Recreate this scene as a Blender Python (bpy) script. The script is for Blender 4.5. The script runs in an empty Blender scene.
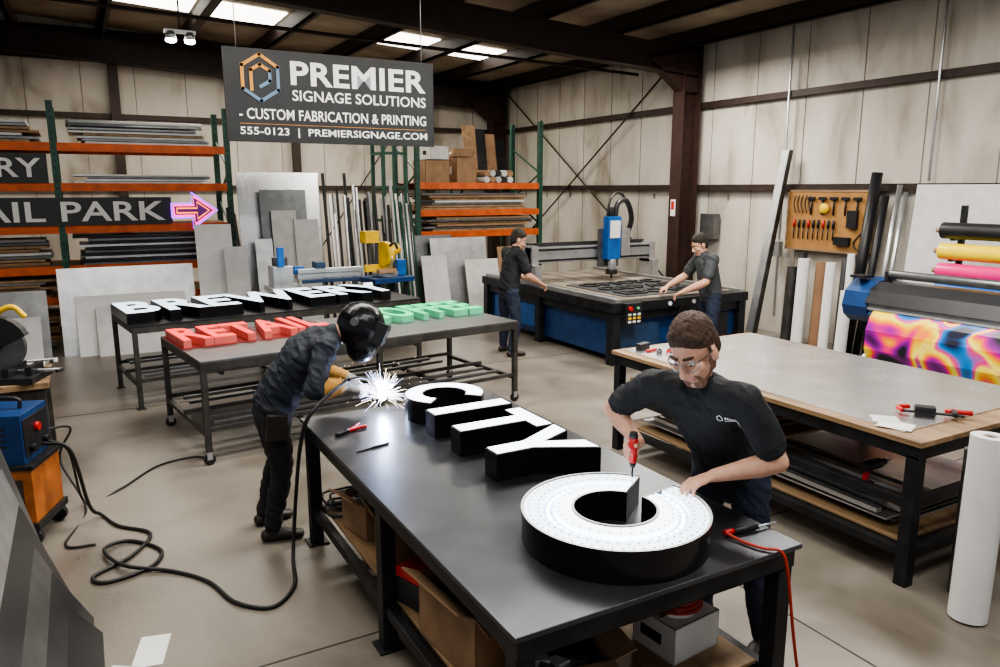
import bpy, bmesh, math, random
import numpy as np
from mathutils import Vector, Matrix, noise, Euler
from mathutils.bvhtree import BVHTree
random.seed(5)
V=Vector
SC=bpy.context.scene
COL=SC.collection
try: SC.view_settings.look='AgX - Medium High Contrast'
except Exception: pass
# ------------------------------------------------------------ materials
def mat(name,col,rough=.6,metal=0.,em=0.,emcol=None,var=.12,scale=6,bump=0.,bscale=80,trans=0.,stretch=(1,1,1),detail=4,rvar=0.):
    m=bpy.data.materials.new(name); m.use_nodes=True
    nt=m.node_tree; b=nt.nodes['Principled BSDF']
    tc=nt.nodes.new('ShaderNodeTexCoord'); mp=nt.nodes.new('ShaderNodeMapping')
    mp.inputs['Scale'].default_value=stretch
    nt.links.new(tc.outputs['Object'],mp.inputs['Vector'])
    nz=nt.nodes.new('ShaderNodeTexNoise'); nz.inputs['Scale'].default_value=scale; nz.inputs['Detail'].default_value=detail
    nt.links.new(mp.outputs['Vector'],nz.inputs['Vector'])
    cr=nt.nodes.new('ShaderNodeValToRGB'); e=cr.color_ramp.elements
    e[0].position=.3; e[1].position=.7
    e[0].color=(*[max(0,c*(1-var)) for c in col],1); e[1].color=(*[min(1,c*(1+var)) for c in col],1)
    nt.links.new(nz.outputs['Fac'],cr.inputs['Fac']); nt.links.new(cr.outputs['Color'],b.inputs['Base Color'])
    b.inputs['Roughness'].default_value=rough; b.inputs['Metallic'].default_value=metal
    if rvar:
        mr=nt.nodes.new('ShaderNodeMapRange'); mr.inputs['To Min'].default_value=max(.05,rough-rvar); mr.inputs['To Max'].default_value=min(1,rough+rvar)
        nt.links.new(nz.outputs['Fac'],mr.inputs['Value']); nt.links.new(mr.outputs['Result'],b.inputs['Roughness'])
    if bump:
        n2=nt.nodes.new('ShaderNodeTexNoise'); n2.inputs['Scale'].default_value=bscale; n2.inputs['Detail'].default_value=3
        nt.links.new(mp.outputs['Vector'],n2.inputs['Vector'])
        bp=nt.nodes.new('ShaderNodeBump'); bp.inputs['Strength'].default_value=bump; bp.inputs['Distance'].default_value=.02
        nt.links.new(n2.outputs['Fac'],bp.inputs['Height']); nt.links.new(bp.outputs['Normal'],b.inputs['Normal'])
    if em:
        b.inputs['Emission Color'].default_value=(*(emcol or col),1); b.inputs['Emission Strength'].default_value=em
    if trans:
        b.inputs['Transmission Weight'].default_value=trans; b.inputs['IOR'].default_value=1.1
    return m
def multiramp(m,stops,scale,det=2,dist=1.0):
    nt=m.node_tree
    cr=[n for n in nt.nodes if n.type=='VALTORGB'][0]; nz=[n for n in nt.nodes if n.type=='TEX_NOISE'][0]
    nz.inputs['Scale'].default_value=scale; nz.inputs['Detail'].default_value=det; nz.inputs['Distortion'].default_value=dist
    rr=cr.color_ramp
    rr.elements[0].position=stops[0][0]; rr.elements[0].color=(*stops[0][1],1)
    rr.elements[1].position=stops[-1][0]; rr.elements[1].color=(*stops[-1][1],1)
    for p,c in stops[1:-1]:
        e=rr.elements.new(p); e.color=(*c,1)
    return m
M={}
M['floor']=multiramp(mat('concrete_floor',(.3,.27,.23),.36,bump=.06,bscale=40,rvar=.2),[(.25,(.10,.085,.068)),(.40,(.15,.130,.106)),(.52,(.195,.172,.142)),(.62,(.225,.198,.165)),(.78,(.29,.258,.215))],1.1,14,.8)
M['joint']=mat('floor_joint',(.05,.045,.04),.9)
M['wall']=multiramp(mat('wall_insulation',(.6,.57,.52),.65,bump=.3,bscale=4,stretch=(1,1,.4)),[(.22,(.14,.105,.07)),(.36,(.32,.285,.235)),(.48,(.47,.435,.38)),(.8,(.61,.58,.52))],1.5,12,.5)
M['ceil']=multiramp(mat('roof_insulation',(.5,.46,.4),.8,bump=.25,bscale=4),[(.2,(.12,.09,.06)),(.5,(.30,.245,.18)),(.8,(.44,.38,.29))],1.0,8,.4)
M['seam']=mat('wall_seam',(.2,.175,.15),.8)
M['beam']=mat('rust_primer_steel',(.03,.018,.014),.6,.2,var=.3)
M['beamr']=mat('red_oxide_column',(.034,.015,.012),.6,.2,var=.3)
M['sky']=mat('skylight_panel',(.9,.88,.8),.5,em=6,emcol=(1,.96,.86))
M['steel']=multiramp(mat('dark_welding_steel',(.1,.105,.115),.34,.85,rvar=.09,bump=.04,bscale=200),[(.25,(.055,.058,.065)),(.45,(.08,.084,.093)),(.6,(.105,.11,.12)),(.8,(.15,.155,.168))],2.0,14,.6)
M['steeld']=mat('dark_frame_steel',(.028,.029,.032),.45,.6,var=.4)
M['frame']=mat('grey_frame_steel',(.07,.066,.062),.5,.6,var=.4)
M['stain']=mat('stainless_sheet',(.74,.74,.74),.26,.9,var=.06,scale=3,stretch=(1,1,.3),rvar=.06)
M['alu']=mat('aluminium',(.52,.53,.54),.36,.85,var=.15)
M['aludk']=mat('grey_sheet_metal',(.17,.175,.18),.35,.75,var=.2)
M['white']=mat('white_plastic',(.74,.74,.72),.5,var=.05)
M['whiteb']=mat('white_board',(.6,.6,.59),.6,var=.1)
M['black']=mat('black_plastic',(.012,.012,.014),.45,var=.3)
M['blackg']=mat('black_gloss_return',(.004,.004,.006),.25,var=.3)
M['led']=mat('led_face_white',(.9,.95,1),.4,em=3.4,emcol=(.80,.90,1),var=.02)
M['ledr']=mat('led_ring_white',(.8,.9,1),.4,em=2.3,emcol=(.74,.87,1),var=.02)
M['led2']=mat('led_tray',(.5,.62,.8),.4,em=.75,emcol=(.42,.62,1),var=.1,scale=20)
M['ledm']=mat('led_module',(.9,.95,1),.4,em=12,emcol=(.88,.94,1))
M['ledc']=mat('led_chip_grey',(.16,.2,.25),.4,var=.1)
M['ledoff']=mat('acrylic_face_cool',(.78,.84,.92),.3,em=1.7,emcol=(.72,.86,1),var=.03)  # unlit letter faces, given emission to look brighter
M['red']=mat('led_red',(.8,.02,.02),.4,em=1.5,emcol=(1,.035,.03),var=.03)
M['green']=mat('led_green',(.0,.6,.2),.4,em=1.0,emcol=(.0,.85,.27),var=.03)
M['redret']=mat('red_letter_return',(.6,.12,.1),.4)
M['grnret']=mat('green_letter_return',(.12,.5,.28),.4)
M['orange']=mat('rack_orange',(.55,.10,.015),.5,.1,var=.25)
M['rackg']=mat('rack_green',(.015,.075,.05),.5,.1,var=.3)
M['ply']=multiramp(mat('plywood',(.42,.28,.16),.6,bump=.1,stretch=(1,.15,1)),[(.25,(.12,.07,.035)),(.5,(.30,.19,.1)),(.8,(.42,.29,.17))],9,8,.5)
M['card']=mat('cardboard',(.30,.18,.1),.8,var=.18)
M['blue']=mat('machine_blue',(.01,.045,.15),.4,.2,var=.25)
M['blueb']=mat('bright_blue',(.008,.1,.36),.4,var=.2)
M['bluedk']=mat('dark_blue_printer',(.02,.05,.11),.4,var=.2)
M['yellow']=mat('yellow_paint',(.8,.5,.01),.4,var=.15)
M['yvinyl']=mat('yellow_vinyl',(.9,.66,.01),.3,var=.05)
M['mag']=mat('magenta_vinyl',(.8,.02,.22),.3,var=.05)
M['orangep']=mat('orange_cart_paint',(.38,.11,.02),.5,var=.4)
M['redp']=mat('red_handle',(.5,.015,.015),.4)
M['mdf']=multiramp(mat('mdf_bed',(.35,.28,.2),.8),[(.3,(.13,.11,.085)),(.6,(.25,.21,.165)),(.8,(.36,.31,.24))],4,8,.4)
M['peg']=mat('pegboard',(.33,.165,.05),.7,var=.15)
M['brown']=mat('kraft_roll',(.24,.13,.07),.7)
M['cord']=mat('rubber_cable',(.009,.009,.009),.5)
M['cordr']=mat('orange_red_cable',(.42,.03,.012),.5)
M['signbg']=mat('banner_charcoal',(.012,.014,.017),.5,var=.25,scale=3)
M['signw']=mat('banner_white',(.9,.9,.9),.5,var=.02,em=.12,emcol=(1,1,1))
M['gold']=mat('banner_gold',(.75,.33,.05),.5,var=.1)
M['slate']=mat('banner_slate',(.14,.25,.38),.5,var=.1)
M['print']=multiramp(mat('vinyl_print',(.8,.3,.1),.3),[(.32,(.01,.01,.02)),(.39,(.28,.01,.3)),(.43,(.85,.01,.16)),(.465,(.95,.28,.01)),(.50,(.95,.62,.01)),(.545,(.95,.8,.12)),(.575,(.85,.02,.2)),(.62,(.01,.2,.6)),(.70,(.01,.01,.03))],1.5,.6,1.6)
M['pink']=mat('neon_pink',(.9,.1,.5),.4,em=3,emcol=(1,.04,.35))
M['purple']=mat('neon_purple',(.4,.1,.9),.4,em=3,emcol=(.35,.05,1))
M['oranged']=mat('neon_orange',(1,.4,.1),.4,em=3,emcol=(1,.25,.03))
M['arrowb']=mat('arrow_back_violet',(.08,.02,.14),.4,em=.15,emcol=(.35,.05,.6))
M['signpanel']=mat('dark_sign_panel',(.022,.024,.027),.5)
M['dirtyw']=mat('unlit_letter_white',(.58,.58,.56),.5)
M['lamp']=mat('lamp_glow',(1,1,1),.5,em=30,emcol=(1,.98,.95))
M['spark']=mat('spark_streak',(1,.9,.75),.5,em=9,emcol=(1,.74,.52))
M['sparkb']=mat('spark_streak_blue',(.8,.85,1),.5,em=11,emcol=(.55,.62,1))
M['arc']=mat('arc_core',(1,1,1),.5,em=150,emcol=(.7,.8,1))
M['glass']=mat('clear_glass',(.9,.95,1),.05,trans=1.)
M['visor']=mat('visor_glass',(.42,.5,.6),.1,.9)
M['skin']=mat('skin',(.60,.33,.225),.5,var=.1,scale=25,bump=.05,bscale=300)
M['lips']=mat('lips',(.45,.17,.14),.45)
M['hairbr']=mat('brown_hair',(.06,.03,.016),.65,var=.5,scale=90,bump=.6,bscale=220)
M['hairdk']=mat('dark_hair',(.02,.014,.01),.65,var=.5,scale=90,bump=.6,bscale=220)
M['beard']=mat('short_beard',(.2,.10,.062),.7,var=.35,scale=160,bump=.4,bscale=300)
M['shirt']=mat('black_polo_cloth',(.010,.011,.014),.8,var=.2,scale=12,bump=.15,bscale=120)
M['jacket']=mat('welding_jacket_cloth',(.010,.014,.024),.75,var=.3,scale=9,bump=.2,bscale=90)
M['greyt']=mat('grey_tshirt',(.05,.055,.06),.8,var=.15)
M['jeans']=mat('dark_jeans',(.014,.022,.045),.8,var=.3,scale=14,bump=.15,bscale=150)
M['pants']=mat('black_trousers',(.009,.010,.013),.8,var=.3)
M['boot']=mat('leather_boot',(.02,.014,.01),.5,var=.3)
M['glove']=mat('grey_leather_glove',(.34,.32,.29),.8,var=.25,scale=30,bump=.2)
M['cuff']=mat('tan_leather_cuff',(.5,.25,.05),.8,var=.25,scale=20)
M['eyew']=mat('eye_white',(.75,.72,.7),.2,var=.02)
M['iris']=mat('iris_dark',(.04,.025,.015),.2)
M['redacr']=mat('red_acrylic',(.16,.02,.018),.2)  # tint for the painted red glow under the RETAIL letters
# ------------------------------------------------------------ mesh builder
def catmull(pts,n=8):
    P=[V(p) for p in pts]; Q=[]
    ex=[2*P[0]-P[1]]+P+[2*P[-1]-P[-2]]
    for i in range(1,len(ex)-2):
        p0,p1,p2,p3=ex[i-1:i+3]
        for k in range(n):
            t=k/n
            Q.append(.5*((2*p1)+(p2-p0)*t+(2*p0-5*p1+4*p2-p3)*t*t+(3*p1-p0-3*p2+p3)*t**3))
    Q.append(P[-1]); return Q
def perp(d):
    a=V((0,0,1)) if abs(d.z)<.9 else V((1,0,0))
    u=d.cross(a).normalized(); return u,d.cross(u).normalized()
class B:
    def __init__(s,name): s.name=name; s.bm=bmesh.new(); s.mats=[]
    def mi(s,m):
        m=M[m] if isinstance(m,str) else m
        if m not in s.mats: s.mats.append(m)
        return s.mats.index(m)
    def add(s,vs,fs,m,smooth=False):
        i=s.mi(m); bv=[s.bm.verts.new(v) for v in vs]
        for f in fs:
            try:
                fc=s.bm.faces.new([bv[k] for k in f]); fc.material_index=i; fc.smooth=smooth
            except ValueError: pass
    def box(s,c,size,m,rot=(0,0,0)):
        R=Euler(rot).to_matrix(); c=V(c); h=V(size)/2
        vs=[c+R@V((x*h.x,y*h.y,z*h.z)) for x in(-1,1) for y in(-1,1) for z in(-1,1)]
        s.add(vs,[(0,1,3,2),(4,6,7,5),(0,4,5,1),(2,3,7,6),(0,2,6,4),(1,5,7,3)],m)
    def b2(s,a,b,m):
        a=V(a);b=V(b); s.box((a+b)/2,[abs(x) for x in (b-a)],m)
    def bar(s,p1,p2,w,h,m):
        p1=V(p1);p2=V(p2);d=(p2-p1).normalized(); u,v=perp(d)
        vs=[]
        for p in(p1,p2):
            for a,b in((-1,-1),(1,-1),(1,1),(-1,1)): vs.append(p+u*a*w/2+v*b*h/2)
        s.add(vs,[(0,1,2,3),(7,6,5,4),(0,4,5,1),(1,5,6,2),(2,6,7,3),(3,7,4,0)],m)
    def cyl(s,p1,p2,r,m,r2=None,seg=20,cap=True):
        p1=V(p1);p2=V(p2); r2=r if r2 is None else r2
        d=(p2-p1).normalized(); u,v=perp(d); vs=[]
        for p,q in((p1,r),(p2,r2)):
            for k in range(seg):
                a=2*math.pi*k/seg; vs.append(p+u*q*math.cos(a)+v*q*math.sin(a))
        s.add(vs,[(k,(k+1)%seg,seg+(k+1)%seg,seg+k) for k in range(seg)],m,True)
        if cap:
            s.add(vs[:seg],[tuple(range(seg))],m); s.add(vs[seg:],[tuple(range(seg))],m)
    def hollow(s,p1,p2,r,ri,m,seg=28):
        p1=V(p1);p2=V(p2); d=(p2-p1).normalized(); u,v=perp(d); vs=[]
        for p,q in((p1,r),(p2,r),(p2,ri),(p1,ri)):
            for k in range(seg):
                a=2*math.pi*k/seg; vs.append(p+u*q*math.cos(a)+v*q*math.sin(a))
        fs=[]
        for j in range(4):
            n=(j+1)%4
            for k in range(seg): fs.append((j*seg+k,j*seg+(k+1)%seg,n*seg+(k+1)%seg,n*seg+k))
        s.add(vs,fs,m)
    def tube(s,pts,r,m,seg=8,n=8,smooth=True):
        Q=catmull(pts,n) if smooth else [V(p) for p in pts]
        vs=[];u=None
        for i,q in enumerate(Q):
            d=(Q[min(i+1,len(Q)-1)]-Q[max(i-1,0)]).normalized()
            if u is None: u,_=perp(d)
            u=(u-d*u.dot(d)).normalized(); v=d.cross(u)
            for k in range(seg):
                a=2*math.pi*k/seg; vs.append(q+u*r*math.cos(a)+v*r*math.sin(a))
        fs=[(i*seg+k,i*seg+(k+1)%seg,(i+1)*seg+(k+1)%seg,(i+1)*seg+k) for i in range(len(Q)-1) for k in range(seg)]
        fs+= [tuple(range(seg)),tuple((len(Q)-1)*seg+k for k in range(seg))]
        s.add(vs,fs,m,True)
    def sph(s,c,r,m,R=None,seg=16,rings=10):
        c=V(c); r=(r,r,r) if not hasattr(r,'__len__') else r; vs=[];fs=[]
        for i in range(rings+1):
            ph=math.pi*i/rings
            for k in range(seg):
                a=2*math.pi*k/seg; p=V((r[0]*math.sin(ph)*math.cos(a),r[1]*math.sin(ph)*math.sin(a),r[2]*math.cos(ph)))
                vs.append(c+(R@p if R else p))
        for i in range(rings):
            for k in range(seg): fs.append((i*seg+k,(i+1)*seg+k,(i+1)*seg+(k+1)%seg,i*seg+(k+1)%seg))
        s.add(vs,fs,m,True)
    def prism(s,pts,M4,z0,z1,m,mtop=None):
        n=len(pts); vs=[M4@V((x,y,z0)) for x,y in pts]+[M4@V((x,y,z1)) for x,y in pts]
        s.add(vs,[tuple(range(n))[::-1]]+[(k,(k+1)%n,n+(k+1)%n,n+k) for k in range(n)],m)
        s.add(vs[n:],[tuple(range(n))],mtop or m)
    def slab(s,p,t,m):
        p=[V(q) for q in p]; n=(p[1]-p[0]).cross(p[3]-p[0]).normalized()*t
        vs=p+[q+n for q in p]
        s.add(vs,[(3,2,1,0),(4,5,6,7),(0,1,5,4),(1,2,6,5),(2,3,7,6),(3,0,4,7)],m)
    def finish(s,loc=(0,0,0),rotz=0,bevel=0,parent=None):
        bmesh.ops.remove_doubles(s.bm,verts=s.bm.verts,dist=1e-5)
        bmesh.ops.recalc_face_normals(s.bm,faces=s.bm.faces)
        me=bpy.data.meshes.new(s.name); s.bm.to_mesh(me); s.bm.free()
        for m in s.mats: me.materials.append(m)
        o=bpy.data.objects.new(s.name,me); COL.objects.link(o)
        o.location=loc; o.rotation_euler=(0,0,rotz)
        if bevel:
            md=o.modifiers.new('bevel','BEVEL'); md.width=bevel; md.segments=2; md.limit_method='ANGLE'; md.angle_limit=.9
        if parent: o.parent=parent
        return o
def frame(o,x,y,z):
    x=V(x);y=V(y);z=V(z)
    return Matrix(((x.x,y.x,z.x,o[0]),(x.y,y.y,z.y,o[1]),(x.z,y.z,z.z,o[2]),(0,0,0,1)))
_tc={}
def fontmesh(body,off,space=None):
    sp=space if space is not None else 1.0+max(0,off)*1.6
    key=(body,off,sp)
    if key in _tc: return _tc[key]
    cu=bpy.data.curves.new('t','FONT'); cu.body=body; cu.size=1; cu.extrude=.5; cu.offset=off; cu.resolution_u=4; cu.space_character=sp
    o=bpy.data.objects.new('t',cu); COL.objects.link(o); bpy.context.view_layer.update()
    me=bpy.data.meshes.new_from_object(o.evaluated_get(bpy.context.evaluated_depsgraph_get()))
    vs=[v.co.copy() for v in me.vertices]; fs=[tuple(p.vertices) for p in me.polygons]
    bpy.data.objects.remove(o); bpy.data.meshes.remove(me)
    _tc[key]=(vs,fs); return vs,fs
def text_into(b,body,M4,w,h,depth,mside,mface=None,bold=.02,inset=.018,z0=0.):
    vs,fs=fontmesh(body,bold)
    x0=min(v.x for v in vs);x1=max(v.x for v in vs);y0=min(v.y for v in vs);y1=max(v.y for v in vs)
    sx=w/(x1-x0); sy=h/(y1-y0)
    b.add([M4@V(((v.x-x0)*sx,(v.y-y0)*sy,z0+(v.z+.5)*depth)) for v in vs],fs,mside)
    if mface:
        vs,fs=fontmesh(body,bold-inset,1.0+max(0,bold)*1.6)
        b.add([M4@V(((v.x-x0)*sx,(v.y-y0)*sy,z0+depth-.004+(v.z+.5)*.008)) for v in vs],fs,mface)
def inset(poly,d):
    n=len(poly); out=[]
    A=sum(poly[i][0]*poly[(i+1)%n][1]-poly[(i+1)%n][0]*poly[i][1] for i in range(n))
    sg=1 if A>0 else -1
    for i in range(n):
        p0=V(poly[i-1]).to_2d();p1=V(poly[i]).to_2d();p2=V(poly[(i+1)%n]).to_2d()
        a=(p1-p0).normalized();c=(p2-p1).normalized()
        na=V((-a.y,a.x))*sg; nc=V((-c.y,c.x))*sg; m=(na+nc)
        m=m/max(.3,(1+na.dot(nc)))
        out.append((p1.x+m.x*d,p1.y+m.y*d))
    return out
# ------------------------------------------------------------ camera
cd=bpy.data.cameras.new('camera'); cam=bpy.data.objects.new('camera',cd); COL.objects.link(cam)
cd.lens=27; cd.sensor_width=36; cam.location=(0,0,2.4); cam.rotation_euler=(math.radians(79.06),0,math.radians(-29.1)); cd.clip_end=200
SC.camera=cam
# ------------------------------------------------------------ shell
XW=10.2; YW=18.2
def roofz(x): return 5.1+(XW-x)*.06
b=B('floor'); b.b2((-9,-3,-.1),(XW+.2,YW+.2,0),'floor'); b.finish()
b=B('floor_joint_lines')
for y in (3.6,9.0,14.4): b.b2((-9,y-.006,0),(XW,y+.006,.002),'joint')
for x in (-3.2,3.35,8.9): b.b2((x-.006,-3,0),(x+.006,YW,.002),'joint')
b.finish()
b=B('wall_back'); b.b2((-9,YW,0),(XW,YW+.15,6.3),'wall')
for i in range(19): b.b2((-8.7+i*1.0,YW-.008,0),(-8.685+i*1.0,YW+.01,6.2),'seam')
b.finish()
b=B('wall_right'); b.b2((XW,-3,0),(XW+.15,YW,5.3),'wall')
for i in range(21): b.b2((XW-.008,-2.6+i*1.0,0),(XW+.01,-2.588+i*1.0,5.2),'seam')
for i in range(21): b.b2((XW-.02,-2.1+i*1.0,2.2),(XW,-2.06+i*1.0,2.3),'seam')
b.finish()
b=B('ceiling'); b.slab([(-9,-3,roofz(-9)),(XW+.2,-3,roofz(XW+.2)),(XW+.2,YW+.1,roofz(XW+.2)),(-9,YW+.1,roofz(-9))],.1,'ceil'); b.finish()
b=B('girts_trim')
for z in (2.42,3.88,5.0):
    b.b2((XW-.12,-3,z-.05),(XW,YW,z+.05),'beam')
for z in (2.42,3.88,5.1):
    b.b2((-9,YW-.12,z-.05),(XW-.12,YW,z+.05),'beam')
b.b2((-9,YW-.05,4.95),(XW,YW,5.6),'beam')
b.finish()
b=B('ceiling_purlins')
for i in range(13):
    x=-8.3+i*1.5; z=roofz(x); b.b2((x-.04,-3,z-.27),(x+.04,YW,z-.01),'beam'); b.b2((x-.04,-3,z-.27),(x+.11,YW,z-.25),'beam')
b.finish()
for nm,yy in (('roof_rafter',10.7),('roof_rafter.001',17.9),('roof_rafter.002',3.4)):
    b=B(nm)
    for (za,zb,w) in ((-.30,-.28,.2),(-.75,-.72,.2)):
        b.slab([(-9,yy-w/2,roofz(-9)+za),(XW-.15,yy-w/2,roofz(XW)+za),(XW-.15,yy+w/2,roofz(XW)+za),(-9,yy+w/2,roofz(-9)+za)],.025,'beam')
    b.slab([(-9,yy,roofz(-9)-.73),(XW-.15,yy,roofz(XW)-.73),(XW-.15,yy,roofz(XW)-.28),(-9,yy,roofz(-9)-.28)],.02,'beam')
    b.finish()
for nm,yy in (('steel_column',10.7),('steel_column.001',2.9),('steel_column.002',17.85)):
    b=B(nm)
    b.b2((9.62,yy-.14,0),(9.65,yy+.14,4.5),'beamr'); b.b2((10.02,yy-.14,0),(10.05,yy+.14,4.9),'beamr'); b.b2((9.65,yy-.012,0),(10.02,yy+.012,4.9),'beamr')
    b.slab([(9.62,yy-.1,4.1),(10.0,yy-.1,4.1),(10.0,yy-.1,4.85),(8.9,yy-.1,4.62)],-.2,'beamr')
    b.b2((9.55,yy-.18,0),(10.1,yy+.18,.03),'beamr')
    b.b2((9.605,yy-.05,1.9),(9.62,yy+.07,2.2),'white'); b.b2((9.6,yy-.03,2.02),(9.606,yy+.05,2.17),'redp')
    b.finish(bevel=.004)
b=B('wall_post_trim')
for x in (.9,4.6,8.0): b.b2((x-.09,YW-.22,0),(x+.09,YW-.1,5.2),'beam')
b.finish()
b=B('brace_rods')
b.cyl((XW-.16,17.6,.6),(XW-.16,11.2,4.8),.018,'beam',seg=8); b.cyl((XW-.19,17.6,4.8),(XW-.19,11.2,.6),.018,'beam',seg=8)
b.cyl((4.8,YW-.18,.6),(7.8,YW-.18,4.8),.016,'beam',seg=8)
b.finish()
b=B('electrical_conduit'); b.cyl((XW-.14,8.62,.3),(XW-.14,8.62,5.),.02,'alu',seg=10); b.cyl((XW-.14,6.2,2.5),(XW-.14,6.2,5.),.018,'alu',seg=10)
b.b2((XW-.2,10.05,1.5),(XW-.05,10.4,1.95),'aludk'); b.b2((XW-.22,8.55,1.3),(XW-.12,8.75,1.55),'alu'); b.finish(bevel=.004)
b=B('ceiling_pipe'); b.cyl((-6,12.2,5.05),(9.9,12.2,4.6),.03,'beam',seg=12); b.finish()
k=1
for yy,xs in ((14.9,(.75,2.25,5.25,6.75)),(6.0,(-2.2,2.3,5.3)),(1.,(-2.2,2.3))):  # the two nearer rows are out of view, added to give light
    for x in xs:
        b=B('skylight_%d'%k); k+=1
        b.slab([(x+.06,yy-.6,roofz(x+.06)-.03),(x+1.36,yy-.6,roofz(x+1.36)-.03),(x+1.36,yy+.6,roofz(x+1.36)-.03),(x+.06,yy+.6,roofz(x+.06)-.03)],.02,'sky'); b.finish()
b=B('ceiling_floodlight')
b.cyl((1.45,11.6,5.4),(1.45,11.6,4.52),.012,'black',seg=8); b.box((1.45,11.6,4.5),(.4,.06,.05),'alu')
for dx in(-.12,.12):
    b.cyl((1.45+dx,11.6,4.5),(1.45+dx,11.6,4.4),.05,'alu',r2=.08); b.sph((1.45+dx,11.6,4.38),(.07,.07,.03),'lamp')
b.finish()
# ------------------------------------------------------------ lights
def area(name,loc,rot,sx,sy,e,col=(1,1,1)):
    l=bpy.data.lights.new(name,'AREA'); l.shape='RECTANGLE'; l.size=sx; l.size_y=sy; l.energy=e; l.color=col
    o=bpy.data.objects.new(name,l); COL.objects.link(o); o.location=loc; o.rotation_euler=rot; return o
area('skylight_daylight',(4.,14.9,4.95),(0,0,0),8,1.4,400,(1,.92,.79))
area('skylight_daylight.001',(3.2,6.0,4.9),(0,0,0),8,1.3,540,(1,.955,.88))  # lamp under an added skylight row out of view
area('skylight_daylight.002',(2,1.,5.0),(0,0,0),6,1.2,220,(1,.98,.96))  # lamp for the other added row, above the camera end
area('highbay_light',(8.2,9.5,4.5),(0,0,0),1.0,1.0,230,(1,.94,.85))  # fill lamp without a fixture, added to brighten the hall
area('highbay_light.001',(6.5,4.5,4.6),(0,0,0),.9,.9,170,(1,.97,.93))  # second added fill lamp, no fixture modelled
w=bpy.data.worlds.new('world'); SC.world=w; w.use_nodes=True
w.node_tree.nodes['Background'].inputs[0].default_value=(.95,.96,1,1); w.node_tree.nodes['Background'].inputs[1].default_value=.36
# ------------------------------------------------------------ main welding table
TX0,TX1,TY0,TY1,TZ=1.18,2.63,2.01,4.9,.88
b=B('welding_table')
b.b2((TX0,TY0,TZ-.022),(TX1,TY1,TZ),'steel')
for x in(TX0+.02,TX1-.08): b.b2((x,TY0+.02,TZ-.11),(x+.06,TY1-.02,TZ-.022),'steeld')
for y in(TY0+.02,TY1-.08,3.4): b.b2((TX0+.08,y,TZ-.11),(TX1-.08,y+.06,TZ-.022),'steeld')
for x in(TX0+.06,TX1-.06):
    for y in(TY0+.07,3.45,TY1-.07):
        b.b2((x-.04,y-.04,.012),(x+.04,y+.04,TZ-.1),'steeld'); b.b2((x-.07,y-.07,0),(x+.07,y+.07,.012),'steeld')
for x in(TX0+.06,TX1-.06): b.b2((x-.025,TY0+.1,.2),(x+.025,TY1-.1,.26),'steeld')
for y in(TY0+.07,3.45,TY1-.07): b.b2((TX0+.06,y-.025,.2),(TX1-.06,y+.025,.26),'steeld')
b.b2((TX0+.1,TY0+.12,.26),(TX1-.1,TY1-.12,.28),'ply')
b.finish(bevel=.004)
def carton(name,c,s,rz,open_=False,m='card'):
    b=B(name); x,y,z=[q/2 for q in s]; t=.006
    b.b2((-x,-y,0),(x,y,t),m)
    b.b2((-x,-y,0),(-x+t,y,2*z),m);b.b2((x-t,-y,0),(x,y,2*z),m);b.b2((-x,-y,0),(x,-y+t,2*z),m);b.b2((-x,y-t,0),(x,y,2*z),m)
    if open_:
        b.slab([(-x,-y,2*z),(x,-y,2*z),(x,-y-.1,2*z-.03),(-x,-y-.1,2*z-.03)],t,m); b.slab([(x,-y,2*z),(x,y,2*z),(x+.1,y,2*z+.03),(x+.1,-y,2*z+.03)],t,m)
        b.slab([(-x,-y,2*z),(-x,y,2*z),(-x-.09,y,2*z+.05),(-x-.09,-y,2*z+.05)],t,m)
        for i in range(8): b.box((random.uniform(-x*.6,x*.6),random.uniform(-y*.6,y*.6),z*1.6),(.1,.06,.05),random.choice(['alu','white','black','aludk']),(0,.3,random.random()*3))
    else:
        b.b2((-x,-y,2*z-t),(x,y,2*z),m); b.b2((-x,-.025,2*z),(x,.025,2*z+.001),'brown')
        b.b2((-x-.001,-.05,z*.7),(-x,.08,z*1.3),'white' if m=='card' else 'black')
    return b.finish(loc=c,rotz=rz)
carton('cardboard_box',(1.5,4.3,.28),(.34,.3,.22),.2,True)
carton('cardboard_box.001',(1.55,3.85,.28),(.36,.36,.3),-.1,True)
carton('cardboard_box.002',(1.5,2.85,.28),(.42,.5,.32),.1,True)
carton('white_carton',(2.3,2.42,.28),(.3,.26,.18),.1,False,'white')
carton('cardboard_box.003',(1.6,2.35,.28),(.35,.3,.24),-.2,True)
carton('cardboard_box.004',(2.1,3.2,.28),(.4,.36,.3),.3,True)
b=B('tool_case'); b.b2((-.2,-.12,0),(.2,.12,.14),'black'); b.b2((-.2,-.12,.145),(.2,.12,.2),'redp'); b.tube([(-.07,0,.2),(-.07,0,.25),(.07,0,.25),(.07,0,.2)],.01,'black'); b.finish(loc=(1.5,3.35,.28),rotz=.3,bevel=.01)
b=B('cable_heap')
for i in range(6):
    rr=random.uniform(.08,.15); cx,cy=random.uniform(-.08,.08),random.uniform(-.06,.06)
    b.tube([(cx+rr*math.cos(a),cy+rr*math.sin(a),.02+.018*i+.01*math.sin(3*a)) for a in [2*math.pi*j/12 for j in range(13)]],.009,'cord',n=3)
b.finish(loc=(1.42,4.65,.28))
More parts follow.
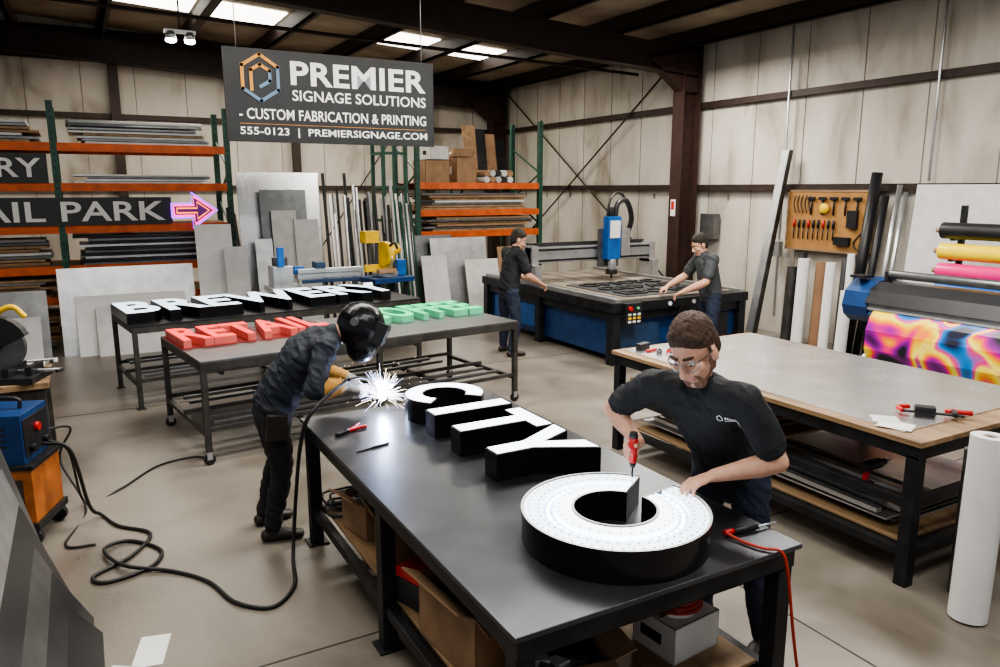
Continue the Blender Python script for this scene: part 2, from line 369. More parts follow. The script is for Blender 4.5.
# ---- channel letters CITY + C
ML=frame((1.80,4.76,TZ),(0,-1,0),(1,0,0),(0,0,1))
def arcpoly(cx,cy,ro,ri,a0,a1,n=40,sx=1.):
    P=[(cx+ro*sx*math.cos(a0+(a1-a0)*i/n),cy+ro*math.sin(a0+(a1-a0)*i/n)) for i in range(n+1)]
    P+=[(cx+ri*sx*math.cos(a1+(a0-a1)*i/n),cy+ri*math.sin(a1+(a0-a1)*i/n)) for i in range(n+1)]
    return P
def chan(name,poly,M4,h):
    b=B(name); b.prism(poly,M4,0,h,'blackg'); b.prism(inset(poly,.009),M4,h-.01,h+.004,'white','led'); return b.finish()
r=math.radians
LH=.15
chan('channel_letter_c',arcpoly(.25,.275,.275,.145,r(42),r(318),36,.95),ML,LH)
chan('channel_letter_i',[(.56,0),(.70,0),(.70,.55),(.56,.55)],ML,LH)
chan('channel_letter_t',[(.93,0),(1.06,0),(1.06,.43),(1.19,.43),(1.19,.55),(.80,.55),(.80,.43),(.93,.43)],ML,LH)
chan('channel_letter_y',[(1.36,0),(1.49,0),(1.49,.23),(1.66,.55),(1.515,.55),(1.425,.35),(1.335,.55),(1.19,.55),(1.36,.23)],ML,LH)
CC=(1.945,2.455); MC=frame((CC[0],CC[1],TZ),(1,0,0),(0,1,0),(0,0,1))
b=B('large_channel_letter_c')
g0,g1=r(36),r(370)
H=.14
b.prism(arcpoly(0,0,.41,.18,g0,g1,64),MC,0,H-.02,'blackg','led2')
for (ro,ri) in ((.414,.403),(.191,.18)):
    b.prism(arcpoly(0,0,ro,ri,g0,g1,64),MC,H-.022,H+.006,'blackg','white')
b.prism(arcpoly(0,0,.402,.318,g0,g1,64),MC,H-.02,H,'ledr','ledr')
b.prism(arcpoly(0,0,.272,.192,g0,g1,64),MC,H-.02,H,'led','led')
for rr,n in ((.382,54),(.34,48),(.295,40),(.25,34)):
    for i in range(n):
        a=g0+.04+(g1-g0-.08)*i/(n-1)
        if rr==.295: b.box((CC[0]+rr*math.cos(a),CC[1]+rr*math.sin(a),TZ+H-.017),(.018,.010,.006),'ledm',(0,0,a+1.57))
        else: b.box((CC[0]+rr*math.cos(a),CC[1]+rr*math.sin(a),TZ+H+.001),(.009,.005,.003),'ledc',(0,0,a+1.57))
for a in (g0,g1):
    b.box((CC[0]+.297*math.cos(a),CC[1]+.297*math.sin(a),TZ+H/2),(.228,.008,H+.006),'blackg',(0,0,a))
b.finish()
# tools on table
b=B('locking_pliers'); 
b.tube([(0,0,.012),(.08,.012,.012),(.15,.035,.012)],.011,'redp'); b.tube([(0,0,.012),(.08,-.012,.012),(.15,-.03,.012)],.011,'redp'); b.box((-.04,0,.012),(.09,.035,.02),'steeld'); b.sph((0,0,.014),(.02,.02,.014),'steeld'); b.finish(loc=(1.36,4.44,TZ),rotz=.5)
b=B('welding_rod'); b.cyl((0,0,.004),(.22,.06,.004),.004,'black',seg=8); b.cyl((.1,.027,.006),(.22,.06,.006),.006,'black',seg=8); b.finish(loc=(1.3,4.06,TZ))
b=B('cutting_torch'); b.cyl((0,0,.018),(.13,0,.018),.016,'black',r2=.012); b.cyl((.13,0,.018),(.24,.01,.014),.006,'alu'); b.cyl((-.05,0,.018),(0,0,.018),.012,'redp'); b.finish(loc=(2.43,2.22,TZ),rotz=-.15)
b=B('air_hose'); b.tube([(2.385,2.227,.898),(2.40,2.14,.890),(2.43,2.05,.890),(2.48,2.0,.885),(2.50,1.975,.8),(2.56,1.97,.5),(2.66,1.99,.15),(2.74,2.1,.02),(2.95,2.2,.012)],.007,'cordr',n=12); b.finish()
b=B('coiled_extension_cord')
for i in range(3):
    rr=.11-.012*(i%3); b.tube([(rr*math.cos(a),rr*.8*math.sin(a),.012+.016*i) for a in [2*math.pi*j/16 for j in range(17)]],.008,'cordr',n=2)
b.finish(loc=(2.32,2.42,.463))
# ------------------------------------------------------------ letter tables (rotated)
def framedtable(name,L,W,h,loc,rz,caster=False,top='frame'):
    b=B(name)
    b.b2((0,0,h-.02),(L,W,h),top)
    for y in(0,W-.05): b.b2((0,y,h-.09),(L,y+.05,h-.02),'frame')
    for x in(0,L/3,2*L/3,L-.05): b.b2((x,.05,h-.09),(x+.05,W-.05,h-.02),'frame')
    z0=.12 if caster else .01
    for x in(.0,L/2-.03,L-.05):
        for y in(0,W-.05):
            b.b2((x,y,z0),(x+.05,y+.05,h-.09),'frame')
            if caster:
                b.cyl((x+.025,y+.008,.05),(x+.025,y+.042,.05),.05,'black'); b.b2((x,y,.05),(x+.05,y+.006,.12),'alu'); b.b2((x,y+.044,.05),(x+.05,y+.05,.12),'alu')
            else: b.b2((x-.02,y-.02,0),(x+.07,y+.07,.01),'frame')
    for y in(.01,W-.04,W/2): b.b2((0,y,.30),(L,y+.03,.34),'frame')
    for x in(.0,L/4,L/2-.02,3*L/4,L-.04): b.b2((x,.02,.26),(x+.04,W-.02,.30),'frame')
    for y in(.1,.3,.9,1.1): b.bar((.1,y,.355),(L-.15-.3*y,y+.05,.355),.05,.03,'aludk')
    return b.finish(loc=loc,rotz=rz,bevel=.003)
R8=math.radians(7.5)
T2=(.80,6.72); T1=(.40,8.88)
framedtable('fabrication_table',3.45,1.42,.94,(*T2,0),R8,True,'aludk')
framedtable('fabrication_table.001',3.6,1.2,.94,(*T1,0),R8,False,'steeld')
def tl(loc,rz,x,y,z):
    c,s=math.cos(rz),math.sin(rz); return (loc[0]+c*x-s*y,loc[1]+s*x+c*y,z)
ux=(math.cos(R8),math.sin(R8),0); uy=(-math.sin(R8),math.cos(R8),0)
b=B('channel_letters_brewery'); text_into(b,'BREWERY',frame(tl(T1,R8,-.02,.12,.941),ux,uy,(0,0,1)),3.45,.95,.12,'blackg','ledoff',bold=.04,inset=.012); b.finish()
b=B('channel_letters_retail'); text_into(b,'RETAIL',frame(tl(T2,R8,.03,.64,.946),ux,uy,(0,0,1)),1.45,.70,.07,'redret','red',bold=.03,inset=.008); b.finish()
b=B('channel_letters_coffee'); text_into(b,'COFFEE',frame(tl(T2,R8,1.95,.64,.941),ux,uy,(0,0,1)),1.48,.70,.07,'grnret','green',bold=.03,inset=.008); b.finish()
b=B('red_acrylic_sheet'); b.b2((0,0,0),(1.6,.78,.004),'redacr'); b.finish(loc=tl(T2,R8,.0,.6,.941),rotz=R8)  # thin sheet imitating the red letters' glow on the table
# ------------------------------------------------------------ hanging banner
b=B('hanging_banner_sign')
X0,X1,Z0,Z1,YS=1.54,4.05,2.92,3.93,9.0
b.b2((X0,YS,Z0),(X1,YS+.03,Z1),'signbg')
for (a,c) in (((X0+.012,Z0+.012),(X1-.012,Z0+.015)),((X0+.012,Z1-.015),(X1-.012,Z1-.012)),((X0+.012,Z0+.012),(X0+.015,Z1-.012)),((X1-.015,Z0+.012),(X1-.012,Z1-.012))):
    b.b2((a[0],YS-.003,a[1]),(c[0],YS,c[1]),'frame')
def SF(x,z): return frame((x,YS-.004,z),(1,0,0),(0,0,1),(0,-1,0))
text_into(b,'PREMIER',SF(2.27,3.565),1.67,.26,.004,'signw',bold=.026)
text_into(b,'SIGNAGE SOLUTIONS',SF(2.28,3.39),1.66,.12,.004,'signw',bold=.012)
text_into(b,'- CUSTOM FABRICATION & PRINTING',SF(1.68,3.17),2.26,.118,.004,'signw',bold=.012)
text_into(b,'555-0123  |  PREMIERSIGNAGE.COM',SF(1.68,2.975),2.27,.108,.004,'signw',bold=.012)
b.b2((1.68,YS-.003,3.118),(3.94,YS,3.122),'gold')
cx,cz=1.93,3.62
def ln(p,q,m,w=.036):
    p=V((p[0],YS-.006,p[1]));q=V((q[0],YS-.006,q[1])); d=(q-p).normalized()*w*.45; p-=d;q+=d; n=V((-d.z,0,d.x)).normalized()*w/2
    b.slab([p-n,q-n,q+n,p+n],.006,m)
hp=[(cx+.225*math.sin(math.pi/3*i),cz+.25*math.cos(math.pi/3*i)) for i in range(6)]
ln(hp[4],hp[5],'gold');ln(hp[5],hp[0],'gold');ln(hp[0],hp[1],'gold');ln(hp[1],hp[2],'slate');ln(hp[2],hp[3],'slate');ln(hp[3],hp[4],'slate')
ln((cx-.1,cz-.13),(cx-.1,cz+.08),'gold');ln((cx-.1,cz+.08),(cx,cz+.14),'gold');ln((cx,cz+.14),(cx+.105,cz+.08),'gold');ln((cx+.105,cz+.08),(cx+.105,cz-.03),'slate');ln((cx+.105,cz-.03),(cx,cz-.095),'slate')
for x in(X0+.15,X1-.15): b.cyl((x,YS+.015,Z1),(x,YS+.015,roofz(x)-.2),.006,'alu',seg=6)
b.finish()
# ------------------------------------------------------------ pallet racks
def rack(name,xs,zs,y0,y1,top,deck=True):
    b=B(name)
    for x in xs:
        for y in(y0,y1):
            b.b2((x-.045,y-.035,.01),(x+.045,y+.035,top),'rackg'); b.b2((x-.07,y-.06,0),(x+.07,y+.06,.01),'rackg')
            for i in range(int(top/.1)): b.b2((x-.012,y-.037,.08+i*.1),(x+.012,y-.034,.12+i*.1),'black')
        z=.2;s=0
        while z<top-.5:
            b.bar((x,y0,z) if s else (x,y1,z),(x,y1,z+.5) if s else (x,y0,z+.5),.025,.03,'rackg'); z+=.5; s=1-s
    for i in range(len(xs)-1):
        for z in zs:
            for y in(y0-.01,y1): b.b2((xs[i]+.04,y-.025,z-.06),(xs[i+1]-.04,y+.025,z+.06),'orange')
            if deck: b.b2((xs[i]+.05,y0,z+.04),(xs[i+1]-.05,y1,z+.056),'ply')
    return b.finish(bevel=.003)
rack('pallet_rack',(-2.75,-.22,2.2),(.74,1.2,1.8,2.42,3.0),13.0,14.1,3.65)
rack('pallet_rack.001',(5.5,8.15),(.3,1.55,1.95,2.45),13.0,14.1,3.7)
def stack(name,x0,x1,y0,y1,z,n,ms,t=.03):
    b=B(name)
    for i in range(n):
        m=ms[i%len(ms)]; a=random.uniform(0,.3);c=random.uniform(0,.25)
        b.b2((x0+a,y0+random.uniform(0,.08),z+i*t),(x1-c,y1,z+i*t+t*.8),m)
    return b.finish(bevel=.002)
stack('stacked_sheet_boards',-.1,2.0,12.98,14,3.057,6,['white','aludk','whiteb','ply'],.04)
stack('stacked_sheet_boards.001',-2.6,-.35,12.98,14,3.057,7,['ply','aludk','whiteb','card'],.045)
stack('stacked_sheet_boards.002',-.1,2.05,12.98,14,2.477,4,['white','alu','aludk'],.035)
stack('stacked_sheet_boards.003',-2.6,-.35,13.3,14,1.257,8,['card','ply','aludk','whiteb'],.05)
stack('stacked_sheet_boards.004',-2.6,-.35,12.98,14,.797,7,['ply','card','whiteb'],.04)
stack('stacked_sheet_boards.005',-.1,2.05,12.98,14,1.257,10,['aludk','blackg','alu','steeld'],.045)
stack('stacked_sheet_boards.006',5.6,8.0,12.98,14,2.007,7,['ply','card','aludk','whiteb'],.045)
stack('stacked_sheet_boards.007',5.6,8.0,12.98,14,1.607,6,['ply','aludk','card'],.045)
stack('stacked_sheet_boards.008',-2.6,-.35,12.98,14,.06,9,['aludk','ply','card'],.05)
b=B('aluminium_tube_bundle')
for i in range(14): b.cyl((-.05+.1*random.random(),13.1+.06*(i%7),3.33+.05*(i//7)),(1.85,13.1+.06*(i%7),3.33+.05*(i//7)),.025,['alu','white','aludk'][i%3],seg=10)
b.finish()
carton('cardboard_box.005',(6.0,13.5,2.506),(.5,.6,.42),.0)
carton('cardboard_box.006',(6.62,13.5,2.506),(.45,.5,.48),.1)
carton('cardboard_box.007',(6.05,13.45,2.94),(.4,.4,.25),.1,False,'whiteb')
carton('cardboard_box.008',(6.6,13.5,3.0),(.35,.4,.15),-.1)
b=B('rolled_bundles'); 
for i in range(10): b.cyl((6.98+(i%5)*.13,13.05,2.57+(i//5)*.12),(6.98+(i%5)*.13,13.9,2.57+(i//5)*.12),.06,['dirtyw','card','alu','black'][i%4])
b.finish()
b=B('leaning_plywood_boards')
for i in range(4): b.slab([(7.2+.22*i,14.4+.03*i,2.506),(7.5+.25*i,14.4+.03*i,2.506),(7.5+.25*i,14.6+.03*i,3.7-.08*i),(7.2+.22*i,14.6+.03*i,3.7-.08*i)],.02,['ply','steeld','card','steeld'][i])
b.b2((7.0,14.25,2.49),(8.3,14.8,2.506),'ply')
for x in(7,8.25):
    for y in(14.25,14.75): b.b2((x,y,0),(x+.05,y+.05,2.49),'rackg')
b.finish()
def FV(x,y,z): return frame((x,y,z),(1,0,0),(0,0,1),(0,-1,0))
b=B('retail_park_sign'); b.b2((-2.3,12.93,1.86),(1.30,12.96,2.27),'signpanel'); text_into(b,'RETAIL PARK',FV(-2.2,12.93,1.92),3.4,.29,.03,'white',bold=.015); b.finish()
b=B('brewery_sign'); b.b2((-2.6,12.93,2.48),(-.32,12.96,2.9),'signpanel'); text_into(b,'BREWERY',FV(-2.45,12.93,2.56),2.05,.27,.03,'white',bold=.015); b.finish()
b=B('neon_arrow_sign'); ar=[(0,.11),(.30,.11),(.30,-.03),(.6,.19),(.30,.41),(.30,.27),(0,.27)]
b.prism(ar,FV(1.32,12.9,1.87),0,.03,'arrowb')
def loop(P,m,rd,z): b.tube([FV(1.32,12.9,1.87)@V((x,y,z)) for x,y in P+[P[0]]],rd,m,smooth=False)
loop(ar,'pink',.015,.045); loop(inset(ar,.045),'oranged',.009,.045); loop(inset(ar,-.03),'purple',.012,.03); b.finish()
# ------------------------------------------------------------ leaning sheets at back
def lean(name,items):
    b=B(name)
    for (x0,x1,zt,yy,m,t) in items:
        b.slab([(x0,yy-.28,0.0),(x1,yy-.28,0.0),(x1,yy,zt),(x0,yy,zt)],-t,m)
    return b.finish()
lean('leaning_stainless_sheets',[(2.28,3.62,2.66,12.85,'stain',.02),(2.6,3.35,2.38,12.7,'aludk',.02),(2.75,3.15,2.05,12.6,'dirtyw',.02),(2.45,2.72,1.6,12.5,'alu',.02),(3.1,3.5,1.9,12.55,'whiteb',.02)])
lean('leaning_white_panels',[(1.56,2.1,1.85,12.55,'white',.02),(1.95,2.3,1.5,12.4,'whiteb',.02)])
lean('leaning_aluminium_sheets',[(-.35,1.5,1.25,12.65,'alu',.012),(-.15,1.35,.85,12.5,'white',.012),(.1,1.5,.7,12.38,'whiteb',.012)])
lean('leaning_panel_offcuts',[(-1.6,-.5,.95,12.6,'aludk',.02),(-1.3,-.6,.6,12.45,'whiteb',.02)])
b=B('leaning_metal_profiles')
for i in range(24):
    x=3.70+i*.05+random.uniform(-.02,.02); h=random.uniform(1.9,2.8); y=12.75-.05*(i%3)
    b.bar((x,y-.35,0.02),(x+random.uniform(-.05,.05),y,h),random.uniform(.04,.09),.03,random.choice(['alu','steeld','aludk','whiteb','steeld','steeld']))
b.bar((2.15,12.3,.02),(2.1,12.75,2.1),.06,.04,'steeld'); b.bar((2.28,12.3,.02),(2.2,12.75,2.0),.06,.04,'black')
b.finish()
lean('leaning_grey_panels',[(5.2,6.1,1.55,12.85,'aludk',.02),(5.6,6.75,1.5,12.72,'alu',.02),(5.35,5.85,1.2,12.55,'whiteb',.02),(6.2,6.9,1.1,12.5,'dirtyw',.02),(7.0,7.7,1.3,12.7,'card',.02)])
b=B('coloured_tubes')
for i in range(9): b.cyl((5.0+i*.04,12.5,0.02),(4.97+i*.04,12.85,2.2+.12*math.sin(i*2)),.022,['rackg','white','aludk','rackg','alu'][i%5],seg=8)
b.finish()
b=B('bar_stock_rack'); 
for x in(4.85,5.28): b.b2((x,13.05,0),(x+.06,13.12,3.3),'rackg'); b.b2((x,13.6,0),(x+.06,13.67,3.3),'rackg')
for z in(.6,1.2,1.8,2.4,3.0): b.b2((4.85,13.06,z),(5.34,13.1,z+.05),'rackg'); b.b2((4.85,13.1,z),(4.91,13.6,z+.05),'rackg')
b.finish(bevel=.003)
# ------------------------------------------------------------ saws in the middle
b=B('upcut_saw_station')
b.b2((0,0,.0),(.35,.5,.95),'bluedk'); b.b2((-.05,-.05,.95),(.4,.55,1.03),'alu'); b.b2((.0,.1,1.03),(.28,.45,1.32),'alu'); b.cyl((.14,.3,1.32),(.14,.3,1.44),.11,'aludk')
b.b2((.35,.15,1.12),(1.3,.35,1.2),'alu'); b.b2((.35,.12,1.2),(1.3,.14,1.27),'alu'); b.b2((.4,.1,1.06),(1.25,.12,1.12),'bluedk')
for x in(.75,1.2): b.b2((x,.18,0),(x+.05,.32,1.12),'aludk')
b.b2((.05,.0,1.32),(.14,.08,1.6),'blueb'); b.cyl((.3,.2,1.25),(.45,.2,1.25),.06,'blueb'); b.b2((.6,.1,1.27),(.75,.3,1.36),'bluedk'); b.finish(loc=(2.32,10.6,0),bevel=.008)
b=B('yellow_mitre_saw')
b.b2((-.3,-.25,0),(.3,.25,.06),'steeld')
for x in(-.27,.21):
    for y in(-.22,.16): b.b2((x,y,.06),(x+.06,y+.06,1.0),'steeld')
b.b2((-.35,-.28,1.0),(.35,.28,1.08),'blue'); b.b2((-.28,-.22,.5),(.28,.22,.54),'steeld')
b.cyl((0,0,1.08),(0,0,1.15),.2,'alu'); b.b2((-.3,.08,1.15),(.3,.12,1.26),'yellow')
b.cyl((-.05,-.02,1.42),(.05,-.02,1.42),.19,'yellow',seg=32); b.cyl((.05,-.02,1.44),(.24,.0,1.5),.08,'yellow'); b.cyl((-.01,-.05,1.34),(.01,-.05,1.34),.17,'alu',seg=32)
b.tube([(0,-.15,1.55),(0,-.28,1.6),(0,-.36,1.52)],.022,'black'); b.b2((-.06,.1,1.1),(.06,.2,1.6),'aludk'); b.box((-.2,.1,1.68),(.24,.18,.18),'yellow'); b.b2((-.22,.09,1.2),(-.18,.13,1.6),'aludk'); b.box((.27,.05,1.2),(.16,.2,.24),'blueb'); b.box((-.1,-.2,1.18),(.3,.1,.06),'card')
b.finish(loc=(4.05,10.9,0),rotz=.2,bevel=.008)
# ------------------------------------------------------------ CNC router
b=B('cnc_router')
x0,x1,y0,y1=6.2,8.75,8.0,11.8
b.b2((x0+.12,y0+.12,.1),(x1-.12,y1-.12,.62),'blue')
b.b2((x0,y0,.74),(x1,y1,.87),'steeld'); b.b2((x0+.05,y0+.05,.62),(x1-.05,y1-.05,.74),'steeld')
for x in(x0+.02,x0+1.2,x1-.16):
    for y in(y0+.02,y0+1.9,y1-.16): b.b2((x,y,0),(x+.14,y+.14,.74),'steeld')
b.b2((x0+.16,y0+.1,.15),(x0+.9,y0+.121,.55),'bluedk'); b.b2((x0+1.3,y0+.1,.15),(x1-.3,y0+.121,.58),'black')
b.b2((x0+.1,y1-1.9,.2),(x0+.121,y1-.3,.56),'blueb')
b.b2((x0+.22,y0+.15,.87),(x1-.22,y1-.15,.89),'mdf')
for x in(x0+.06,x1-.16): b.b2((x,y0+.03,.87),(x+.1,y1-.03,.92),'alu')
for i in range(6): b.b2((x0+.3+i*.38,y0+.15,.89),(x0+.32+i*.38,y1-.2,.893),'steeld')
b.box((x0+.3,y0-.03,.72),(.28,.1,.3),'black'); b.cyl((x0+.22,y0-.08,.80),(x0+.22,y0-.12,.80),.03,'redp'); b.cyl((x0+.36,y0-.08,.8),(x0+.36,y0-.10,.8),.02,'grnret')
for j in range(3):
    for i in range(3): b.b2((x0+.2+i*.08,y0-.085,.6+j*.05),(x0+.25+i*.08,y0-.08,.63+j*.05),'yellow' if j==1 else 'white')
for i in range(3): b.cyl((x0+1.0+i*.45,y0-.0,.805),(x0+1.0+i*.45,y0-.02,.805),.03,'white')
gy=10.25
for x in(x0+.02,x1-.14): b.b2((x,gy-.22,.92),(x+.12,gy+.22,1.2),'alu'); b.b2((x,gy-.12,1.15),(x+.12,gy+.15,1.5),'alu')
b.b2((x0+.02,gy-.08,1.22),(x1-.02,gy+.1,1.47),'alu'); b.b2((x0+.02,gy-.1,1.42),(x1-.02,gy-.08,1.45),'steeld'); b.b2((x0+.02,gy-.1,1.25),(x1-.02,gy-.08,1.28),'steeld')
b.b2((x0+.1,gy+.1,1.47),(x1-.1,gy+.2,1.53),'black')
hx=7.7
b.b2((hx-.2,gy-.16,1.12),(hx+.2,gy-.1,1.75),'aludk'); b.b2((hx-.13,gy-.3,1.25),(hx+.13,gy-.16,1.95),'blueb'); b.b2((hx-.1,gy-.32,1.6),(hx+.1,gy-.3,1.88),'white'); b.cyl((hx,gy-.24,1.25),(hx,gy-.24,1.05),.07,'alu'); b.cyl((hx,gy-.24,1.05),(hx,gy-.24,.93),.02,'steeld'); b.cyl((hx,gy-.24,1.0),(hx,gy-.24,1.08),.1,'black')
b.b2((hx+.16,gy-.28,1.3),(hx+.34,gy-.12,1.75),'alu'); b.cyl((hx-.02,gy-.2,1.95),(hx-.02,gy-.2,2.1),.06,'steeld')
b.tube([(hx+.08,gy-.2,1.9),(hx+.12,gy-.2,2.15),(hx+.34,gy-.15,2.2),(hx+.5,gy-.1,1.9),(hx+.46,gy,1.55)],.045,'black',seg=10)
b.tube([(hx-.1,gy-.2,1.9),(hx-.02,gy-.2,2.24),(hx+.25,gy-.1,2.32),(hx+.6,gy,1.98),(hx+.54,gy+.1,1.52)],.02,'black')
b.finish(bevel=.006)
b=B('cnc_cut_letter_sheet'); b.b2((0,0,0),(1.75,1.5,.012),'aludk')
for i,t in enumerate(('ESORR','GSPAB','OPNTC')): text_into(b,t,frame((.1,.1+.48*i,.012),(1,0,0),(0,1,0),(0,0,1)),1.5,.34,.015,'steeld','frame',bold=.02)
b.finish(loc=(6.65,8.3,.893))
# ------------------------------------------------------------ right-hand work table
b=B('workbench'); wx0,wx1,wy0,wy1,wz=4.18,5.95,2.45,5.4,.94
b.b2((wx0,wy0,wz-.035),(wx1,wy1,wz),'ply')
for x in(wx0+.02,wx1-.08): b.b2((x,wy0+.02,wz-.12),(x+.06,wy1-.02,wz-.035),'steeld')
for y in(wy0+.02,wy1-.08): b.b2((wx0+.08,y,wz-.12),(wx1-.08,y+.06,wz-.035),'steeld')
for x in(wx0+.06,wx1-.06):
    for y in(wy0+.06,3.95,wy1-.06): b.b2((x-.04,y-.04,0),(x+.04,y+.04,wz-.1),'steeld')
for z in(.18,.5):
    for x in(wx0+.06,wx1-.06): b.b2((x-.03,wy0+.1,z),(x+.03,wy1-.1,z+.06),'steeld')
    for y in(wy0+.06,3.95,wy1-.06): b.b2((wx0+.06,y-.03,z),(wx1-.06,y+.03,z+.06),'steeld')
b.b2((wx0+.1,wy0+.12,.24),(wx1-.1,wy1-.12,.262),'ply'); b.b2((wx0+.1,wy0+1.2,.56),(wx1-.1,wy1-.12,.58),'ply')
b.finish(bevel=.004)
b=B('stainless_cut_sheet'); b.b2((4.27,2.62,wz),(5.93,5.33,wz+.008),'stain'); b.finish()
stack('offcut_sheets',4.3,5.8,2.7,5.1,.262,5,['alu','steeld','aludk','ply'],.016)
stack('offcut_sheets.001',4.22,5.7,3.8,5.2,.58,5,['ply','steeld','card','aludk'],.028)
b=B('metal_offcut_bars')
for i in range(9): b.bar((4.32+.07*i,2.65+random.random()*.2,.375+.03*(i%2)),(4.38+.07*i,4.7+random.random()*.3,.375+.03*(i%2)),.05,.03,['alu','aludk','stain','ply','alu'][i%5])
b.finish()
b=B('cordless_drill'); b.cyl((-.1,0,.16),(.07,0,.16),.035,'black'); b.cyl((.07,0,.16),(.13,0,.16),.022,'steeld'); b.cyl((.13,0,.16),(.2,0,.16),.006,'alu'); b.cyl((-.05,0,.14),(-.075,0,.05),.02,'redp'); b.box((-.08,0,.028),(.13,.07,.055),'black'); b.finish(loc=(4.5,2.95,.425),bevel=.004)
b=B('bar_clamp'); b.bar((-.15,0,.03),(.2,0,.03),.03,.012,'steeld'); b.tube([(-.15,0,.03),(-.17,.08,.03),(-.1,.12,.03)],.016,'redp'); b.box((.15,.05,.03),(.03,.12,.03),'black'); b.cyl((.1,.09,.03),(.26,.09,.03),.016,'redp'); b.box((-.02,.03,.035),(.12,.07,.06),'black'); b.finish(loc=(4.68,2.72,wz+.009),rotz=-.9,bevel=.003)
b=B('paper_sheets'); b.box((0,0,.001),(.16,.2,.002),'white'); b.box((.1,.08,.002),(.15,.16,.002),'whiteb',(0,0,.4)); b.finish(loc=(4.34,2.72,wz+.0085),rotz=.4)
b=B('utility_knife'); b.bar((-.08,0,.012),(.06,0,.012),.03,.02,'redp'); b.bar((.06,0,.012),(.1,0,.012),.02,.004,'alu'); b.box((.0,.1,.03),(.14,.06,.06),'black'); b.finish(loc=(4.45,5.15,wz+.009),rotz=.3)
b=B('spray_cans')
for x,y,m in((4.4,4.85,'white'),(4.5,4.98,'redp'),(4.42,5.02,'aludk')): b.cyl((x,y,wz+.009),(x,y,wz+.05),.025,m,seg=14); b.cyl((x,y,wz+.05),(x,y,wz+.06),.012,'black',seg=10)
b.finish()
b=B('paper_roll'); b.hollow((4.21,2.10,0.01),(4.26,2.12,1.07),.10,.04,'white'); b.hollow((4.21,2.10,0.005),(4.26,2.12,1.06),.042,.036,'card'); b.finish()
b=B('paper_roll.001'); b.hollow((4.46,2.27,0.0),(4.48,2.28,.9),.08,.03,'aludk'); b.finish()
# ------------------------------------------------------------ right wall gear
b=B('tool_pegboard'); b.b2((10.03,6.95,1.45),(10.06,8.45,2.36),'peg')
for z in(1.44,2.35): b.b2((10.02,6.93,z),(10.08,8.47,z+.03),'ply')
for y in(6.93,8.44): b.b2((10.02,y,1.44),(10.08,y+.03,2.38),'ply')
for i in range(9):
    y=8.3-i*.09; b.cyl((10.01,y,1.62),(10.01,y,1.8),.010,'steeld',seg=8); b.cyl((10.01,y,1.8),(10.01,y,1.92),.02,['redp','black','steeld'][i%3],seg=8)
for i in range(5):
    y=8.0-i*.2; b.cyl((10.01,y,2.0),(10.01,y,2.25),.014,'steeld',seg=8); b.box((10.0,y,2.25),(.03,.13,.045),'steeld')
for i in range(5): b.tube([(10,8.3-.07*i,2.3),(10,8.32-.07*i,2.15),(10,8.28-.07*i,2.02)],.009,'black',n=3)
b.sph((9.99,7.75,2.1),(.04,.09,.08),'yellow'); b.box((9.99,7.25,1.95),(.06,.16,.26),'black'); b.box((9.99,7.4,1.62),(.06,.26,.12),'steeld'); b.tube([(10,7.1,1.75),(9.98,7.02,1.6),(9.98,7.1,1.5),(9.99,7.2,1.6),(10,7.1,1.75)],.012,'black')
b.finish()
b=B('leaning_angle_profile'); b.slab([(9.45,8.66,0),(9.45,8.52,0),(9.98,8.47,3.0),(9.98,8.61,3.0)],.01,'alu'); b.slab([(9.45,8.52,0),(9.55,8.52,0),(10.06,8.47,3.0),(9.98,8.47,3.0)],.01,'frame'); b.finish()
b=B('standing_material_rolls')
for i,(x,y,rr,h,m) in enumerate(((9.3,7.52,.085,1.38,'white'),(9.42,7.28,.1,1.34,'brown'),(9.3,7.06,.07,1.36,'white'),(9.5,6.98,.05,1.42,'aludk'),(9.4,6.82,.05,1.5,'white'),(9.65,8.0,.09,1.2,'frame'),(9.55,7.75,.06,1.45,'frame'),(9.2,6.7,.08,1.0,'white'))): b.hollow((x,y,0),(x+.05,y,h),rr,rr*.45,m)
b.finish()
b=B('leaning_tubes')
for i,(y,h,m,rr) in enumerate(((6.88,2.62,'black',.075),(6.72,2.3,'black',.05),(6.52,2.45,'alu',.035),(6.42,2.35,'alu',.03))): b.cyl((9.68,y+.06,0.02),(9.94,y,h),rr,m)
b.finish()
b=B('white_backing_board'); b.slab([(9.78,6.3,.0),(9.78,3.2,.0),(10.0,3.2,2.45),(10.0,6.3,2.45)],.02,'whiteb'); b.finish()
b=B('vinyl_roll_rack')
for z,m in((1.9,'black'),(1.65,'yvinyl'),(1.41,'mag'),(1.18,'blueb'),(.9,'white')):
    b.cyl((9.2,5.42,z),(9.2,3.2,z),.1,m,seg=24); b.cyl((9.2,5.50,z),(9.2,3.15,z),.03,'card',seg=12)
for y in(5.3,3.4): b.b2((9.36,y-.03,0),(9.42,y+.03,2.2),'steeld'); b.b2((9.0,y-.03,0),(9.55,y+.03,.05),'steeld')
for y in(5.3,3.4):
    for z in(1.9,1.65,1.41,1.18,.9): b.b2((9.18,y-.02,z-.12),(9.4,y+.02,z-.1),'steeld')
b.finish(bevel=.003)
b=B('large_format_printer')
PX=8.27; MP=frame((PX,5.78,0),(1,0,0),(0,0,1),(0,-1,0))
prof=[(-.3,.95),(-.34,1.05),(-.3,1.2),(-.15,1.31),(.1,1.33),(.3,1.25),(.32,.95),(.1,.88),(-.2,.88)]
b.prism(prof,MP,.3,2.7,'aludk'); 
b.prism([(-.345,1.02),(-.31,1.18),(-.30,1.18),(-.30,1.02)],MP,.3,2.7,'alu')
pe=[((x)*1.08,(z-1.1)*1.13+1.1) for x,z in prof]
b.prism(pe,MP,0,.32,'blue'); b.prism(pe,MP,2.7,3.1,'bluedk')
